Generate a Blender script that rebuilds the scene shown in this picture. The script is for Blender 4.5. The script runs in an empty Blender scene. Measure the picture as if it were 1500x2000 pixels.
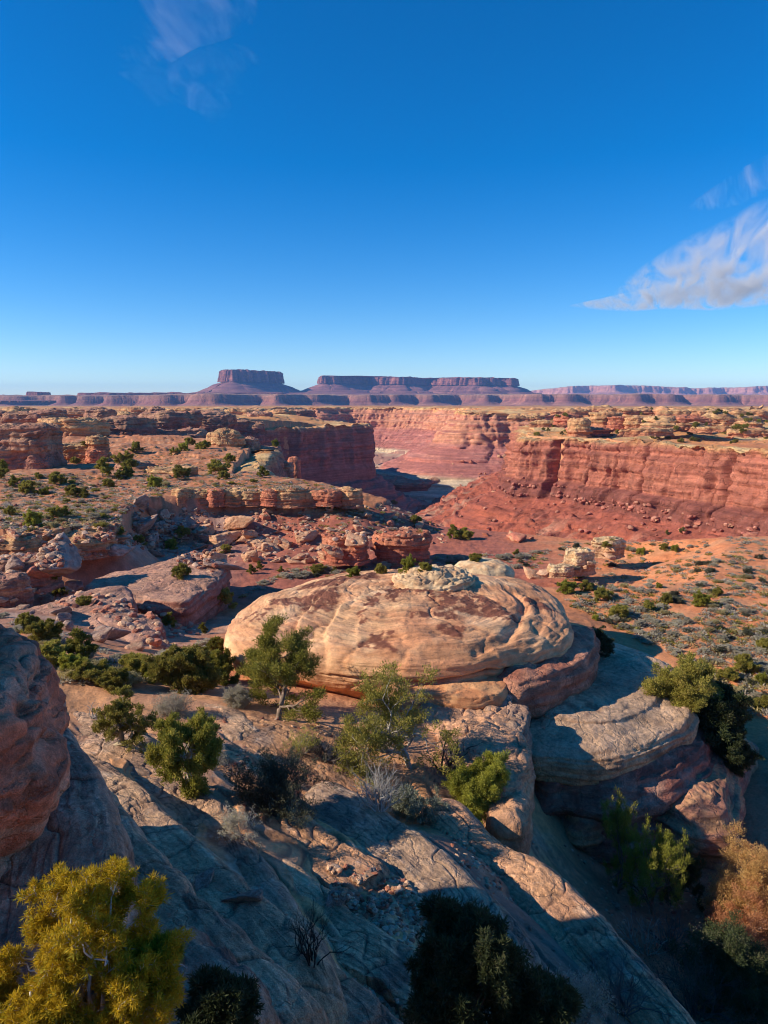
import bpy, math, random
import numpy as np
from mathutils import Vector, Matrix, Euler
R = math.radians
sc = bpy.context.scene
COL = sc.collection

# ------------------------------------------------------------------ camera
FPX, PITCH = 1389.0, R(8.8)
cam_d = bpy.data.cameras.new("camera")
cam = bpy.data.objects.new("camera", cam_d)
COL.objects.link(cam)
cam.location = (0, 0, 0)
cam.rotation_euler = (R(90) - PITCH, 0, 0)
cam_d.sensor_fit = 'VERTICAL'
cam_d.sensor_height = 36.0
cam_d.lens = FPX / 2000.0 * 36.0
cam_d.clip_start = 0.1
cam_d.clip_end = 60000
sc.camera = cam

# ------------------------------------------------------------------ light
SUN_EL, SUN_AZ = R(29), R(9)           # azimuth: degrees behind the camera's left
sd = Vector((-math.cos(SUN_AZ) * math.cos(SUN_EL), -math.sin(SUN_AZ) * math.cos(SUN_EL), math.sin(SUN_EL)))
sun_d = bpy.data.lights.new("sun", 'SUN')
sun = bpy.data.objects.new("sun", sun_d)
COL.objects.link(sun)
sun.rotation_euler = sd.to_track_quat('Z', 'Y').to_euler()
sun_d.energy = 3.9
sun_d.angle = R(0.5)
sun_d.color = (1.0, 0.86, 0.68)

w = bpy.data.worlds.new("World")
sc.world = w
w.use_nodes = True
nt = w.node_tree
nt.nodes.clear()
out = nt.nodes.new('ShaderNodeOutputWorld')
bg = nt.nodes.new('ShaderNodeBackground')
sky = nt.nodes.new('ShaderNodeTexSky')
sky.sky_type = 'NISHITA'
sky.sun_disc = False
sky.sun_elevation = SUN_EL
sky.sun_rotation = math.atan2(sd.x, sd.y)
sky.altitude = 1800
sky.air_density = 1.0
sky.dust_density = 0.0
sky.ozone_density = 4.0
hs = nt.nodes.new('ShaderNodeHueSaturation')
hs.inputs['Hue'].default_value = 0.504
hs.inputs['Saturation'].default_value = 1.38
hs.inputs['Value'].default_value = 1.0
nt.links.new(sky.outputs[0], hs.inputs['Color'])
nt.links.new(hs.outputs[0], bg.inputs[0])
bg.inputs[1].default_value = 0.105
nt.links.new(bg.outputs[0], out.inputs[0])

sc.view_settings.view_transform = 'Standard'
sc.view_settings.look = 'None'
sc.view_settings.gamma = 1
sc.view_settings.exposure = 0.70
try:
    sc.cycles.use_denoising = True
    sc.cycles.denoiser = 'OPENIMAGEDENOISE'
except Exception:
    pass
sc.cycles.pixel_filter_type = 'BLACKMAN_HARRIS'
sc.cycles.filter_width = 1.05
sc.cycles.max_bounces = 5
sc.cycles.diffuse_bounces = 4
sc.cycles.transparent_max_bounces = 8
sc.cycles.volume_bounces = 1
sc.render.threads_mode = 'AUTO'

# ------------------------------------------------------------------ projection helpers
CP, SP = math.cos(PITCH), math.sin(PITCH)
def ray(u, v):
    a, b = (u - 750) / FPX, (1000 - v) / FPX
    return np.array([a, CP + b * SP, -SP + b * CP])
def P(u, v, Y):
    r = ray(u, v)
    return r * (Y / r[1])
def PZ(u, v, z):
    r = ray(u, v)
    return r * (z / r[2])

# ------------------------------------------------------------------ noise
_rs = np.random.RandomState(11)
_perm = _rs.permutation(256).astype(np.int32)
_perm = np.concatenate([_perm, _perm, _perm])
_g = _rs.normal(size=(256, 3)).astype(np.float32)
_g /= np.linalg.norm(_g, axis=1)[:, None]
def pn(x, y, z):
    x, y, z = np.broadcast_arrays(np.asarray(x, np.float32), np.asarray(y, np.float32), np.asarray(z, np.float32))
    xi, yi, zi = np.floor(x), np.floor(y), np.floor(z)
    xf, yf, zf = x - xi, y - yi, z - zi
    xi = xi.astype(np.int32) & 255; yi = yi.astype(np.int32) & 255; zi = zi.astype(np.int32) & 255
    s = lambda t: t * t * t * (t * (t * 6 - 15) + 10)
    wx, wy, wz = s(xf), s(yf), s(zf)
    a0 = _perm[xi]; a1 = _perm[xi + 1]
    r = {}
    for i, a in ((0, a0), (1, a1)):
        for j in (0, 1):
            b = _perm[a + yi + j]
            for k in (0, 1):
                g = _g[_perm[b + zi + k]]
                r[i, j, k] = g[..., 0] * (xf - i) + g[..., 1] * (yf - j) + g[..., 2] * (zf - k)
    l = lambda p, q, t: p + (q - p) * t
    x00 = l(r[0,0,0], r[1,0,0], wx); x10 = l(r[0,1,0], r[1,1,0], wx)
    x01 = l(r[0,0,1], r[1,0,1], wx); x11 = l(r[0,1,1], r[1,1,1], wx)
    return l(l(x00, x10, wy), l(x01, x11, wy), wz) * 1.55
def fbm(x, y, z, o=4, g=0.5):
    t, a, s = 0, 1.0, 1.0
    for i in range(o):
        t = t + a * pn(x * s + i * 17.3, y * s - i * 9.1, z * s + i * 5.7)
        a *= g; s *= 2.03
    return t
def ridge(x, y, z, o=3, g=0.5):
    t, a, s = 0, 1.0, 1.0
    for i in range(o):
        t = t + a * (1 - 2 * np.abs(pn(x * s + i * 7.3, y * s + i * 3.1, z * s - i * 5.7)))
        a *= g; s *= 2.03
    return t
def sm(a, b, x):
    t = np.clip((x - a) / (b - a), 0, 1)
    return t * t * (3 - 2 * t)
def lerp(a, b, t):
    return a + (b - a) * t
def mixc(c0, c1, t):
    t = np.clip(np.asarray(t), 0, 1)[..., None]
    return np.asarray(c0) * (1 - t) + np.asarray(c1) * t
def C(*a):
    return np.array(a, dtype=np.float64)

# real-world albedos (linear)
TAN = C(.52, .315, .185); BUFF = C(.56, .39, .235); CREAM = C(.60, .48, .33); PINK = C(.45, .175, .12)
REDC = C(.40, .145, .095); DRED = C(.235, .085, .065); TALUS = C(.33, .135, .10); SOIL = C(.455, .19, .095)
SOILD = C(.33, .125, .065); GREY = C(.36, .285, .235); VARN = C(.12, .065, .05); YEL = C(.52, .37, .17)
SAND = C(.50, .26, .15)

# ------------------------------------------------------------------ mesh helpers
def tag(o, label=None, cat=None, group=None, kind=None):
    if label: o["label"] = label
    if cat: o["category"] = cat
    if group: o["group"] = group
    if kind: o["kind"] = kind
    return o
def link(name, me, mat=None, parent=None):
    o = bpy.data.objects.new(name, me)
    COL.objects.link(o)
    if me is not None and mat is not None:
        me.materials.append(mat)
    if parent is not None:
        o.parent = parent
    return o
def empty(name, loc=(0, 0, 0)):
    o = bpy.data.objects.new(name, None)
    o.empty_display_size = .2
    COL.objects.link(o)
    o.location = loc
    return o
def raw_mesh(name, V, F, col=None, smooth=True):
    """V (n,3); F (m,k) one face size."""
    V = np.ascontiguousarray(V, np.float32); F = np.ascontiguousarray(F, np.int32)
    me = bpy.data.meshes.new(name)
    n, (m, k) = len(V), F.shape
    me.vertices.add(n); me.vertices.foreach_set('co', V.ravel())
    me.loops.add(m * k); me.loops.foreach_set('vertex_index', F.ravel())
    me.polygons.add(m)
    me.polygons.foreach_set('loop_start', np.arange(0, m * k, k, dtype=np.int32))
    me.polygons.foreach_set('loop_total', np.full(m, k, np.int32))
    me.polygons.foreach_set('use_smooth', np.full(m, smooth, bool))
    me.update(calc_edges=True)
    if col is not None:
        col = np.asarray(col, np.float64); lum = col @ np.array([.25, .6, .15]); col = lum[:, None] + (col - lum[:, None]) * 1.17; col = col * 1.2
        c = np.ones((n, 4), np.float32); c[:, :3] = np.clip(col, .01, .9)
        a = me.color_attributes.new("Col", 'FLOAT_COLOR', 'POINT')
        a.data.foreach_set('color', c.ravel())
    return me
def grid_faces(n, m, wrap=False):
    i, j = np.meshgrid(np.arange(n - 1), np.arange(m if wrap else m - 1), indexing='ij')
    j1 = (j + 1) % m
    return np.stack([i * m + j, i * m + j1, (i + 1) * m + j1, (i + 1) * m + j], -1).reshape(-1, 4)
def grid_mesh(name, V, col, wrap=False, smooth=True, flip=False):
    n, m = V.shape[:2]
    F = grid_faces(n, m, wrap)
    if flip: F = F[:, ::-1]
    return raw_mesh(name, V.reshape(-1, 3), F, None if col is None else col.reshape(-1, 3), smooth)
def grid_normals(V, wrap=False):
    du = np.gradient(V, axis=0)
    if wrap:
        W = np.concatenate([V[:, -1:], V, V[:, :1]], 1)
        dv = (W[:, 2:] - W[:, :-2]) * .5
    else:
        dv = np.gradient(V, axis=1)
    n = np.cross(dv, du)
    l = np.linalg.norm(n, axis=-1, keepdims=True)
    return n / np.maximum(l, 1e-9)
def catmull(pts, n, closed=False):
    """smooth resample of control points (k,d) to n points, even in arc length."""
    p = np.asarray(pts, float); k = len(p)
    if closed:
        q = np.concatenate([p[-1:], p, p[:2]]); segs = k
    else:
        q = np.concatenate([2 * p[:1] - p[1:2], p, 2 * p[-1:] - p[-2:-1]]); segs = k - 1
    t = np.linspace(0, 1, 24, endpoint=False)[:, None]
    o = []
    for i in range(segs):
        a, b, c, d = q[i], q[i + 1], q[i + 2], q[i + 3]
        o.append(.5 * (2 * b + (c - a) * t + (2 * a - 5 * b + 4 * c - d) * t ** 2 + (3 * b - a - 3 * c + d) * t ** 3))
    o = np.concatenate(o + [p[:1] if closed else p[-1:]])
    s = np.concatenate([[0], np.cumsum(np.linalg.norm(np.diff(o[:, :2] if o.shape[1] > 1 else o, axis=0), axis=1))])
    tt = np.linspace(0, s[-1], n, endpoint=not closed)
    return np.stack([np.interp(tt, s, o[:, c]) for c in range(o.shape[1])], 1)
def resample(pts, n):
    p = np.asarray(pts, float)
    s = np.concatenate([[0], np.cumsum(np.linalg.norm(np.diff(p, axis=0), axis=1))])
    tt = np.linspace(0, s[-1], n)
    return np.stack([np.interp(tt, s, p[:, c]) for c in range(p.shape[1])], 1)
def poly_sd(x, y, poly):
    """signed distance to a closed polygon, positive inside."""
    d = np.full(x.shape, 1e9); ins = np.zeros(x.shape, bool)
    n = len(poly)
    for i in range(n):
        ax, ay = poly[i][:2]; bx, by = poly[(i + 1) % n][:2]
        ex, ey = bx - ax, by - ay
        t = np.clip(((x - ax) * ex + (y - ay) * ey) / (ex * ex + ey * ey + 1e-12), 0, 1)
        d = np.minimum(d, (x - ax - t * ex) ** 2 + (y - ay - t * ey) ** 2)
        c = ((ay > y) != (by > y)) & (x < ex * (y - ay) / (ey + 1e-12) + ax)
        ins ^= c
    d = np.sqrt(d)
    return np.where(ins, d, -d)

# ------------------------------------------------------------------ materials
def rock_mat(name, s=1.0, bump=1.0, tint=(1, 1, 1), rough=.9, var=.35, cracks=.25, lichen=0.0, bed=0.0, bedh=.3):
    """surface of bare rock or soil: vertex albedo, mottled by noise at sizes around s metres, with bump."""
    m = bpy.data.materials.new(name); m.use_nodes = True
    t = m.node_tree; N = t.nodes; L = t.links
    b = N['Principled BSDF']
    b.inputs['Roughness'].default_value = rough
    b.inputs['Specular IOR Level'].default_value = .25
    at = N.new('ShaderNodeAttribute'); at.attribute_name = 'Col'
    tc = N.new('ShaderNodeTexCoord')
    def noise(scale, det, rgh=.6, dist=0.0):
        n = N.new('ShaderNodeTexNoise'); n.inputs['Scale'].default_value = scale
        n.inputs['Detail'].default_value = det; n.inputs['Roughness'].default_value = rgh
        n.inputs['Distortion'].default_value = dist
        L.new(tc.outputs['Object'], n.inputs['Vector']); return n
    n1 = noise(.9 / s, 8, .68); n2 = noise(7 / s, 6, .7); n3 = noise(40 / s, 3, .6)
    mr = N.new('ShaderNodeMapRange'); mr.inputs[1].default_value = .3; mr.inputs[2].default_value = .7
    mr.inputs[3].default_value = 1 - var; mr.inputs[4].default_value = 1 + var
    L.new(n1.outputs[0], mr.inputs[0])
    mr2 = N.new('ShaderNodeMapRange'); mr2.inputs[1].default_value = .3; mr2.inputs[2].default_value = .7
    mr2.inputs[3].default_value = 1 - var * .8; mr2.inputs[4].default_value = 1 + var * .8
    L.new(n2.outputs[0], mr2.inputs[0])
    mu = N.new('ShaderNodeMath'); mu.operation = 'MULTIPLY'
    L.new(mr.outputs[0], mu.inputs[0]); L.new(mr2.outputs[0], mu.inputs[1])
    mr3 = N.new('ShaderNodeMapRange'); mr3.inputs[1].default_value = .3; mr3.inputs[2].default_value = .7
    mr3.inputs[3].default_value = 1 - var * .7; mr3.inputs[4].default_value = 1 + var * .7
    L.new(n3.outputs[0], mr3.inputs[0])
    mu2 = N.new('ShaderNodeMath'); mu2.operation = 'MULTIPLY'
    L.new(mu.outputs[0], mu2.inputs[0]); L.new(mr3.outputs[0], mu2.inputs[1]); mu = mu2
    vm = N.new('ShaderNodeVectorMath'); vm.operation = 'SCALE'
    L.new(at.outputs['Color'], vm.inputs[0]); L.new(mu.outputs[0], vm.inputs['Scale'])
    last = vm.outputs[0]
    if lichen > 0:
        nl = noise(3.1 / s, 10, .78)
        rp = N.new('ShaderNodeMapRange'); rp.inputs[1].default_value = .60; rp.inputs[2].default_value = .68
        rp.inputs[3].default_value = 0; rp.inputs[4].default_value = lichen
        L.new(nl.outputs[0], rp.inputs[0])
        mx = N.new('ShaderNodeMix'); mx.data_type = 'RGBA'
        L.new(rp.outputs[0], mx.inputs[0]); L.new(last, mx.inputs[6]); mx.inputs[7].default_value = (.50, .48, .45, 1)
        nd = noise(1.7 / s, 10, .75, .6)
        rd = N.new('ShaderNodeMapRange'); rd.inputs[1].default_value = .56; rd.inputs[2].default_value = .66
        rd.inputs[3].default_value = 0; rd.inputs[4].default_value = lichen * .9
        L.new(nd.outputs[0], rd.inputs[0])
        mx2 = N.new('ShaderNodeMix'); mx2.data_type = 'RGBA'
        L.new(rd.outputs[0], mx2.inputs[0]); L.new(mx.outputs[2], mx2.inputs[6]); mx2.inputs[7].default_value = (.10, .075, .065, 1)
        last = mx2.outputs[2]
    nb_ = None
    if bed > 0:         # bedding: thin level layers of harder and softer, paler and darker stone
        mpb = N.new('ShaderNodeMapping'); mpb.inputs['Scale'].default_value = (.045 / bedh, .045 / bedh, 1 / bedh)
        L.new(tc.outputs['Object'], mpb.inputs['Vector'])
        nb_ = N.new('ShaderNodeTexNoise'); nb_.inputs['Scale'].default_value = 1; nb_.inputs['Detail'].default_value = 7; nb_.inputs['Roughness'].default_value = .65; nb_.inputs['Distortion'].default_value = .35
        L.new(mpb.outputs[0], nb_.inputs['Vector'])
        mb = N.new('ShaderNodeMapRange'); mb.inputs[1].default_value = .32; mb.inputs[2].default_value = .68
        mb.inputs[3].default_value = 1 - bed; mb.inputs[4].default_value = 1 + bed * .7
        L.new(nb_.outputs[0], mb.inputs[0])
        vb = N.new('ShaderNodeVectorMath'); vb.operation = 'SCALE'
        L.new(last, vb.inputs[0]); L.new(mb.outputs[0], vb.inputs['Scale']); last = vb.outputs[0]
    L.new(last, b.inputs['Base Color'])
    h1 = N.new('ShaderNodeMath'); h1.operation = 'MULTIPLY_ADD'
    L.new(n2.outputs[0], h1.inputs[0]); h1.inputs[1].default_value = .35; L.new(n1.outputs[0], h1.inputs[2])
    h2 = N.new('ShaderNodeMath'); h2.operation = 'MULTIPLY_ADD'
    L.new(n3.outputs[0], h2.inputs[0]); h2.inputs[1].default_value = .08; L.new(h1.outputs[0], h2.inputs[2])
    hl = h2.outputs[0]
    if nb_ is not None:
        hb = N.new('ShaderNodeMath'); hb.operation = 'MULTIPLY_ADD'
        L.new(nb_.outputs[0], hb.inputs[0]); hb.inputs[1].default_value = 1.1; L.new(hl, hb.inputs[2]); hl = hb.outputs[0]
    if cracks > 0:
        vo = N.new('ShaderNodeTexVoronoi'); vo.feature = 'DISTANCE_TO_EDGE'; vo.inputs['Scale'].default_value = .8 / s
        nw = noise(1.5 / s, 4, .6)
        ad = N.new('ShaderNodeVectorMath'); ad.operation = 'MULTIPLY_ADD'
        L.new(nw.outputs['Color'], ad.inputs[0]); ad.inputs[1].default_value = (s * .9,) * 3
        L.new(tc.outputs['Object'], ad.inputs[2]); L.new(ad.outputs[0], vo.inputs['Vector'])
        cr = N.new('ShaderNodeMapRange'); cr.inputs[1].default_value = 0; cr.inputs[2].default_value = .05
        cr.inputs[3].default_value = -cracks; cr.inputs[4].default_value = 0
        L.new(vo.outputs['Distance'], cr.inputs[0])
        h3 = N.new('ShaderNodeMath'); h3.operation = 'ADD'
        L.new(hl, h3.inputs[0]); L.new(cr.outputs[0], h3.inputs[1]); hl = h3.outputs[0]
    if cracks > 0:      # dark dirt and varnish sit in the joints
        cd_ = N.new('ShaderNodeMapRange'); cd_.inputs[1].default_value = 0; cd_.inputs[2].default_value = .022
        cd_.inputs[3].default_value = .62; cd_.inputs[4].default_value = 0
        L.new(vo.outputs['Distance'], cd_.inputs[0])
        gate = N.new('ShaderNodeMapRange'); gate.inputs[1].default_value = .5; gate.inputs[2].default_value = .6
        L.new(n1.outputs[0], gate.inputs[0])
        gm = N.new('ShaderNodeMath'); gm.operation = 'MULTIPLY'
        L.new(cd_.outputs[0], gm.inputs[0]); L.new(gate.outputs[0], gm.inputs[1])
        mc = N.new('ShaderNodeMix'); mc.data_type = 'RGBA'
        L.new(gm.outputs[0], mc.inputs[0]); L.new(last, mc.inputs[6]); mc.inputs[7].default_value = (.06, .04, .03, 1)
        L.new(mc.outputs[2], b.inputs['Base Color'])
    bp = N.new('ShaderNodeBump'); bp.inputs['Strength'].default_value = .9
    bp.inputs['Distance'].default_value = .22 * s * bump
    L.new(hl, bp.inputs['Height']); L.new(bp.outputs[0], b.inputs['Normal'])
    return m
M = {}
M['ground'] = rock_mat('desert_ground', .9, .55, cracks=0, var=.28)
M['slick'] = rock_mat('slickrock', .9, 1.15, cracks=.16, var=.42, lichen=.6)
M['dome'] = rock_mat('dome_sandstone', 1.2, .42, cracks=0, var=.2, bed=.10, bedh=.16)
M['redrock'] = rock_mat('red_sandstone', .9, 1.0, cracks=.2, var=.36, lichen=.22, bed=.25, bedh=.3)
M['redwall'] = rock_mat('left_wall_sandstone', .8, 1.1, cracks=.22, var=.4, lichen=.10)
M['boulder'] = rock_mat('boulder_stone', .8, .6, cracks=.2, var=.25)
M['knob'] = rock_mat('knob_sandstone', 4, .6, cracks=.3, var=.28, bed=.3, bedh=1.2)
M['wall'] = rock_mat('canyon_sandstone', 5, .6, cracks=.35, var=.28, bed=.33, bedh=1.6)
M['far'] = rock_mat('far_sandstone', 60, .6, cracks=.2, var=.22, bed=.22, bedh=12)
# ------------------------------------------------------------------ terrain
# control points of the near ground (pixel column, row and distance of a surveyed spot give its place)
_cp = []
def cp(u, v, Y): _cp.append(P(u, v, Y))
for a in [(600,1960,11.0),(850,1995,12.3),(1000,1800,15.7),(900,1640,19.3),(1100,1960,13.1),(1200,1900,19.3),(1300,1990,17.2),
          (1450,1950,19.2),(1180,1680,26.2),(1300,1700,25.7),(1480,1650,26.8),(1450,1500,31.5),(1480,1400,37),(1400,1250,49),(1250,1330,43),
          (1450,1100,74),(1200,1180,58),(1150,1100,75),(1480,1050,88),(1300,1060,86),(300,1350,27.5),(450,1390,25.4),(600,1410,26),
          (650,1460,24),(480,1510,20.5),(750,1490,24),(700,1570,21),(180,1440,22.5),(250,1520,18.8),(330,1580,17.3),(450,1580,17.9),
          (560,1620,17.7),(650,1720,15.8),(750,1820,14.2),(300,1720,12.3),(150,1620,11.4),(30,1320,27),(60,1270,31),(300,1285,33),
          (400,1235,52),(420,1305,34.5),(120,1195,48),(215,1235,43.5),(290,1262,40.5),(350,1240,49),(200,1250,37),(100,1200,46),(430,1200,62),(500,1125,80),(650,1110,84),(900,1100,86),(1000,1072,95),
          (300,1215,55),(880,1450,25.5),(1100,1560,28),(800,1350,33),(600,1250,38),(1000,1200,42),(-150,1350,26),(-200,1250,33),
          (-200,1600,11),(1700,1200,55),(1700,1500,30),(1700,1080,80),(1700,1800,22)]: cp(*a)
_extra = [(0,.5,-1.75),(0,3,-5.2),(0,6,-8.6),(3,7,-10.2),(-4,5,-6.4),(-3,1,-3.4),(4,1,-3.5),(7,4,-9),(-8,2,-4.2),(-9,5,-5.5),(-12,8,-3.5),(-16,14,-9),
          (0,-6,-1.6),(10,-6,-4),(-10,-6,-2.5),(-16,0,-4),(20,0,-12),(24,12,-15.5),(-25,25,-10.8),(-30,40,-12.4),(-40,50,-13.0),
          (-36,72,-13.9),(-27,66,-18.2),(-24,58,-18.3),(-30,60,-17.2),(-34,62,-14.6),(-38,58,-13.2),(-20,66,-19),(-33,80,-13.6),(-45,90,-13.6),(-60,80,-13.5),(-50,110,-13.4),(-20,125,-13.2),(-40,140,-13.2),(-8,125,-13.6),
          (-80,110,-13.2),(-70,60,-13.2),(-20,112,-13.4),
          (20,108,-21.5),(40,112,-23),(70,104,-18.4),(110,95,-17.4),(90,70,-17),(60,40,-16.8),(50,25,-16.6)]
_cp = np.array([list(p) for p in _cp] + [list(p) for p in _extra])
def _rbf_fit(pts, lam=.6):
    n = len(pts); xy = pts[:, :2]
    d2 = ((xy[:, None] - xy[None]) ** 2).sum(-1)
    K = .5 * d2 * np.log(d2 + 1e-9) + lam * np.eye(n)
    Pm = np.concatenate([np.ones((n, 1)), xy], 1)
    A = np.block([[K, Pm], [Pm.T, np.zeros((3, 3))]])
    return np.linalg.solve(A, np.concatenate([pts[:, 2], np.zeros(3)]))
_rw = _rbf_fit(_cp)
def near_z(x, y):
    z = np.full(x.shape, _rw[-3]) + _rw[-2] * x + _rw[-1] * y
    for i in range(len(_cp)):
        d2 = (x - _cp[i, 0]) ** 2 + (y - _cp[i, 1]) ** 2
        z += _rw[i] * .5 * d2 * np.log(d2 + 1e-9)
    return z
# canyon rim (x, y), counter-clockwise from the near lip
CANYON = np.array([(-4,117),(12,112),(26,104),(40,95),(55,91),(75,90),(120,90),(190,96),(186,190),(150,265),(134,330),(118,378),(103,412),(90,430),(85,448),(99,520),
          (120,600),(170,690),(250,760),(240,840),(150,850),(110,850),(92,862),(88,885),(98,920),(130,990),(150,1080),(118,1210),
          (60,1300),(0,1330),(-70,1350),(-120,1300),(-150,1310),(-185,1240),(-250,1180),(-240,1000),(-130,860),(-60,740),(-22,690),(-14,662),(-18,640),
          (-62,596),(-112,540),(-160,470),(-178,410),(-150,340),(-105,300),(-66,268),(-38,238),(-33,215),(-30,190),(-25,150),(-18,125)], float)
AMPH = np.array([(-60,74),(-40,72.5),(-33.5,74.5),(-29.5,76.5),(-31,84),(-34.5,92),(-32.5,103),(-26,106.5),(-19,107),(-12,106),(-5.5,105.5),(-2,112),
          (2,122),(22,125),(36,115),(34,100),(45,88),(30,60),(0,50),(-40,56),(-70,60)], float)
GORGE = np.array([(-30,640),(-25,780),(15,800),(55,830),(75,800),(72,720),(62,640),(30,520),(10,420),(-10,420),(-35,520)], float)
RIGHTW = sm
def plateau(x, y):
    r = np.hypot(x, y)
    left = -13.4 + 0 * x
    right = lerp(-18.5, -21, sm(250, 420, y))
    right = lerp(right, -12, sm(430, 900, y))
    z = lerp(left, right, sm(-10, 60, x - (y - 130) * .0))
    z = lerp(z, -20.0 + 0 * x, sm(-110, -40, x) * sm(260, 420, y) * sm(60, 0, x))
    z = lerp(z, -10.5 + 0 * x, sm(650, 1250, r))
    n = fbm(x / 70, y / 70, 3.1, 4)
    z = z + n * 1.3 * sm(110, 300, r)
    # low ledges: the ground climbs in steps
    st = fbm(x / 45, y / 45, 8.8, 3)
    k = st * 3.2
    z = z + (np.floor(k) + sm(.75, 1, k - np.floor(k))) * .75 * sm(230, 420, r) * (1 - sm(1500, 2500, r))
    lp = sm(0, -12, x) * sm(78, 100, y) * sm(420, 330, r)
    k2 = fbm(x / 26, y / 20, 11.8, 4) * 2.6 + (y - 100) / 90
    z = z + lp * (np.floor(k2) + sm(.82, 1, k2 - np.floor(k2)) - .9) * .6
    z = z * (1 - sm(1800, 4200, r)) + (-22) * sm(1800, 4200, r)
    return z
def canyon_drop(x, y, s):
    steep = np.clip((s - 3) * 14, 0, None)
    gentle = np.where(s > 0, np.minimum(s * .62, 44) + np.clip(s - 60, 0, None) * .8, 0)
    return np.minimum(lerp(gentle, steep, np.where(x < 3, sm(112, 135, y) * sm(3, -4, x), 0) + np.where(x < 3, 1 - sm(3, -4, x), 1) * sm(150, 215, y + .25 * np.abs(x))), 82)
def H(x, y, detail=True):
    x = np.asarray(x, float); y = np.asarray(y, float)
    r = np.hypot(x, y)
    wx = x + fbm(x / 9, y / 9, 1.7, 3) * 1.6 * sm(50, 120, r); wy = y + fbm(x / 9, y / 9, 6.2, 3) * 1.6 * sm(50, 120, r)
    zp = plateau(x, y)
    nearm = r < 175
    zn = zp.copy()
    if nearm.any(): zn[nearm] = near_z(x[nearm], y[nearm])
    z = lerp(zn, zp, sm(100, 150, r))
    # amphitheatre: a rim ledge, then a talus slope, down to the wash
    s = poly_sd(wx, wy, AMPH)
    inside = s > 0
    rimz = -13.6
    drop = 2.3 * sm(0, .7, s) + np.clip(s - .7, 0, None) * lerp(.40, 1.05, sm(-17, -25, x) * sm(103, 96, y)) + .5 * sm(0, 1, s)
    za = np.maximum(np.minimum(z, rimz - drop), np.where(y > 62, -19.9, -60) + 0 * z)
    keep = sm(64, 70, y)
    z = np.where(inside, lerp(z, za, keep), z)
    sC = poly_sd(x + fbm(x / 25, y / 25, 4.4, 3) * 4 * sm(130, 300, r), y, CANYON)
    sC = sC + 10 * np.maximum(sm(170, 225, y + .25 * np.abs(x)), sm(128, 150, y) * sm(3, -6, x))      # under the wall sheets the ground drops a little behind their rim
    dr = canyon_drop(x, y, sC)
    z = np.where(sC > 0, np.minimum(z - dr * sm(0, 1, sC), z), z)
    fl = sm(60, 82, dr)
    sG = poly_sd(x + fbm(x / 30, y / 30, 2.4, 3) * 9, y + fbm(x / 30, y / 30, 7.4, 3) * 9, GORGE)
    bench = -93 + 2.2 * fbm(x / 60, y / 60, 2.2, 4)
    k = fbm(x / 80, y / 80, 5.2, 4) * 2.4 + np.clip(-sG, 0, 120) / 45
    bench = bench + (np.floor(k) + sm(.8, 1, k - np.floor(k))) * 3.2
    floor_z = bench - 20 * sm(0, 4, sG) - 9 * sm(4, 40, sG)
    z = np.where(sC > 0, lerp(z, floor_z, fl), z)
    if detail:
        a = lerp(.05, .22, sm(15, 70, r)) * (1 - sm(3000, 6000, r))
        z = z + a * fbm(x / 3.1, y / 3.1, .5, 5, .55) + .03 * fbm(x / .6, y / .6, 4.5, 3) * (1 - sm(30, 60, r))
        # bare slickrock of the foreground: long low steps running down to the right
        nb = sm(27, 22, y) * sm(9, 5, x) * sm(-14, -9, x)
        q = (x * .75 + y * .66) / 1.1 + .7 * fbm(x / 3.5, y / 3.5, 2.2, 3)
        lay = fbm(q, (x - y) / 16, 4.4, 3, .5) * 2.6
        z = z + nb * .10 * (np.floor(lay) + sm(.55, 1, lay - np.floor(lay)))
        flat = sm(30, 45, x + .25 * y) * sm(38, 50, y)
        z = z - a * .6 * flat * fbm(x / 3.1, y / 3.1, .5, 2, .5)
    return z
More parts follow.
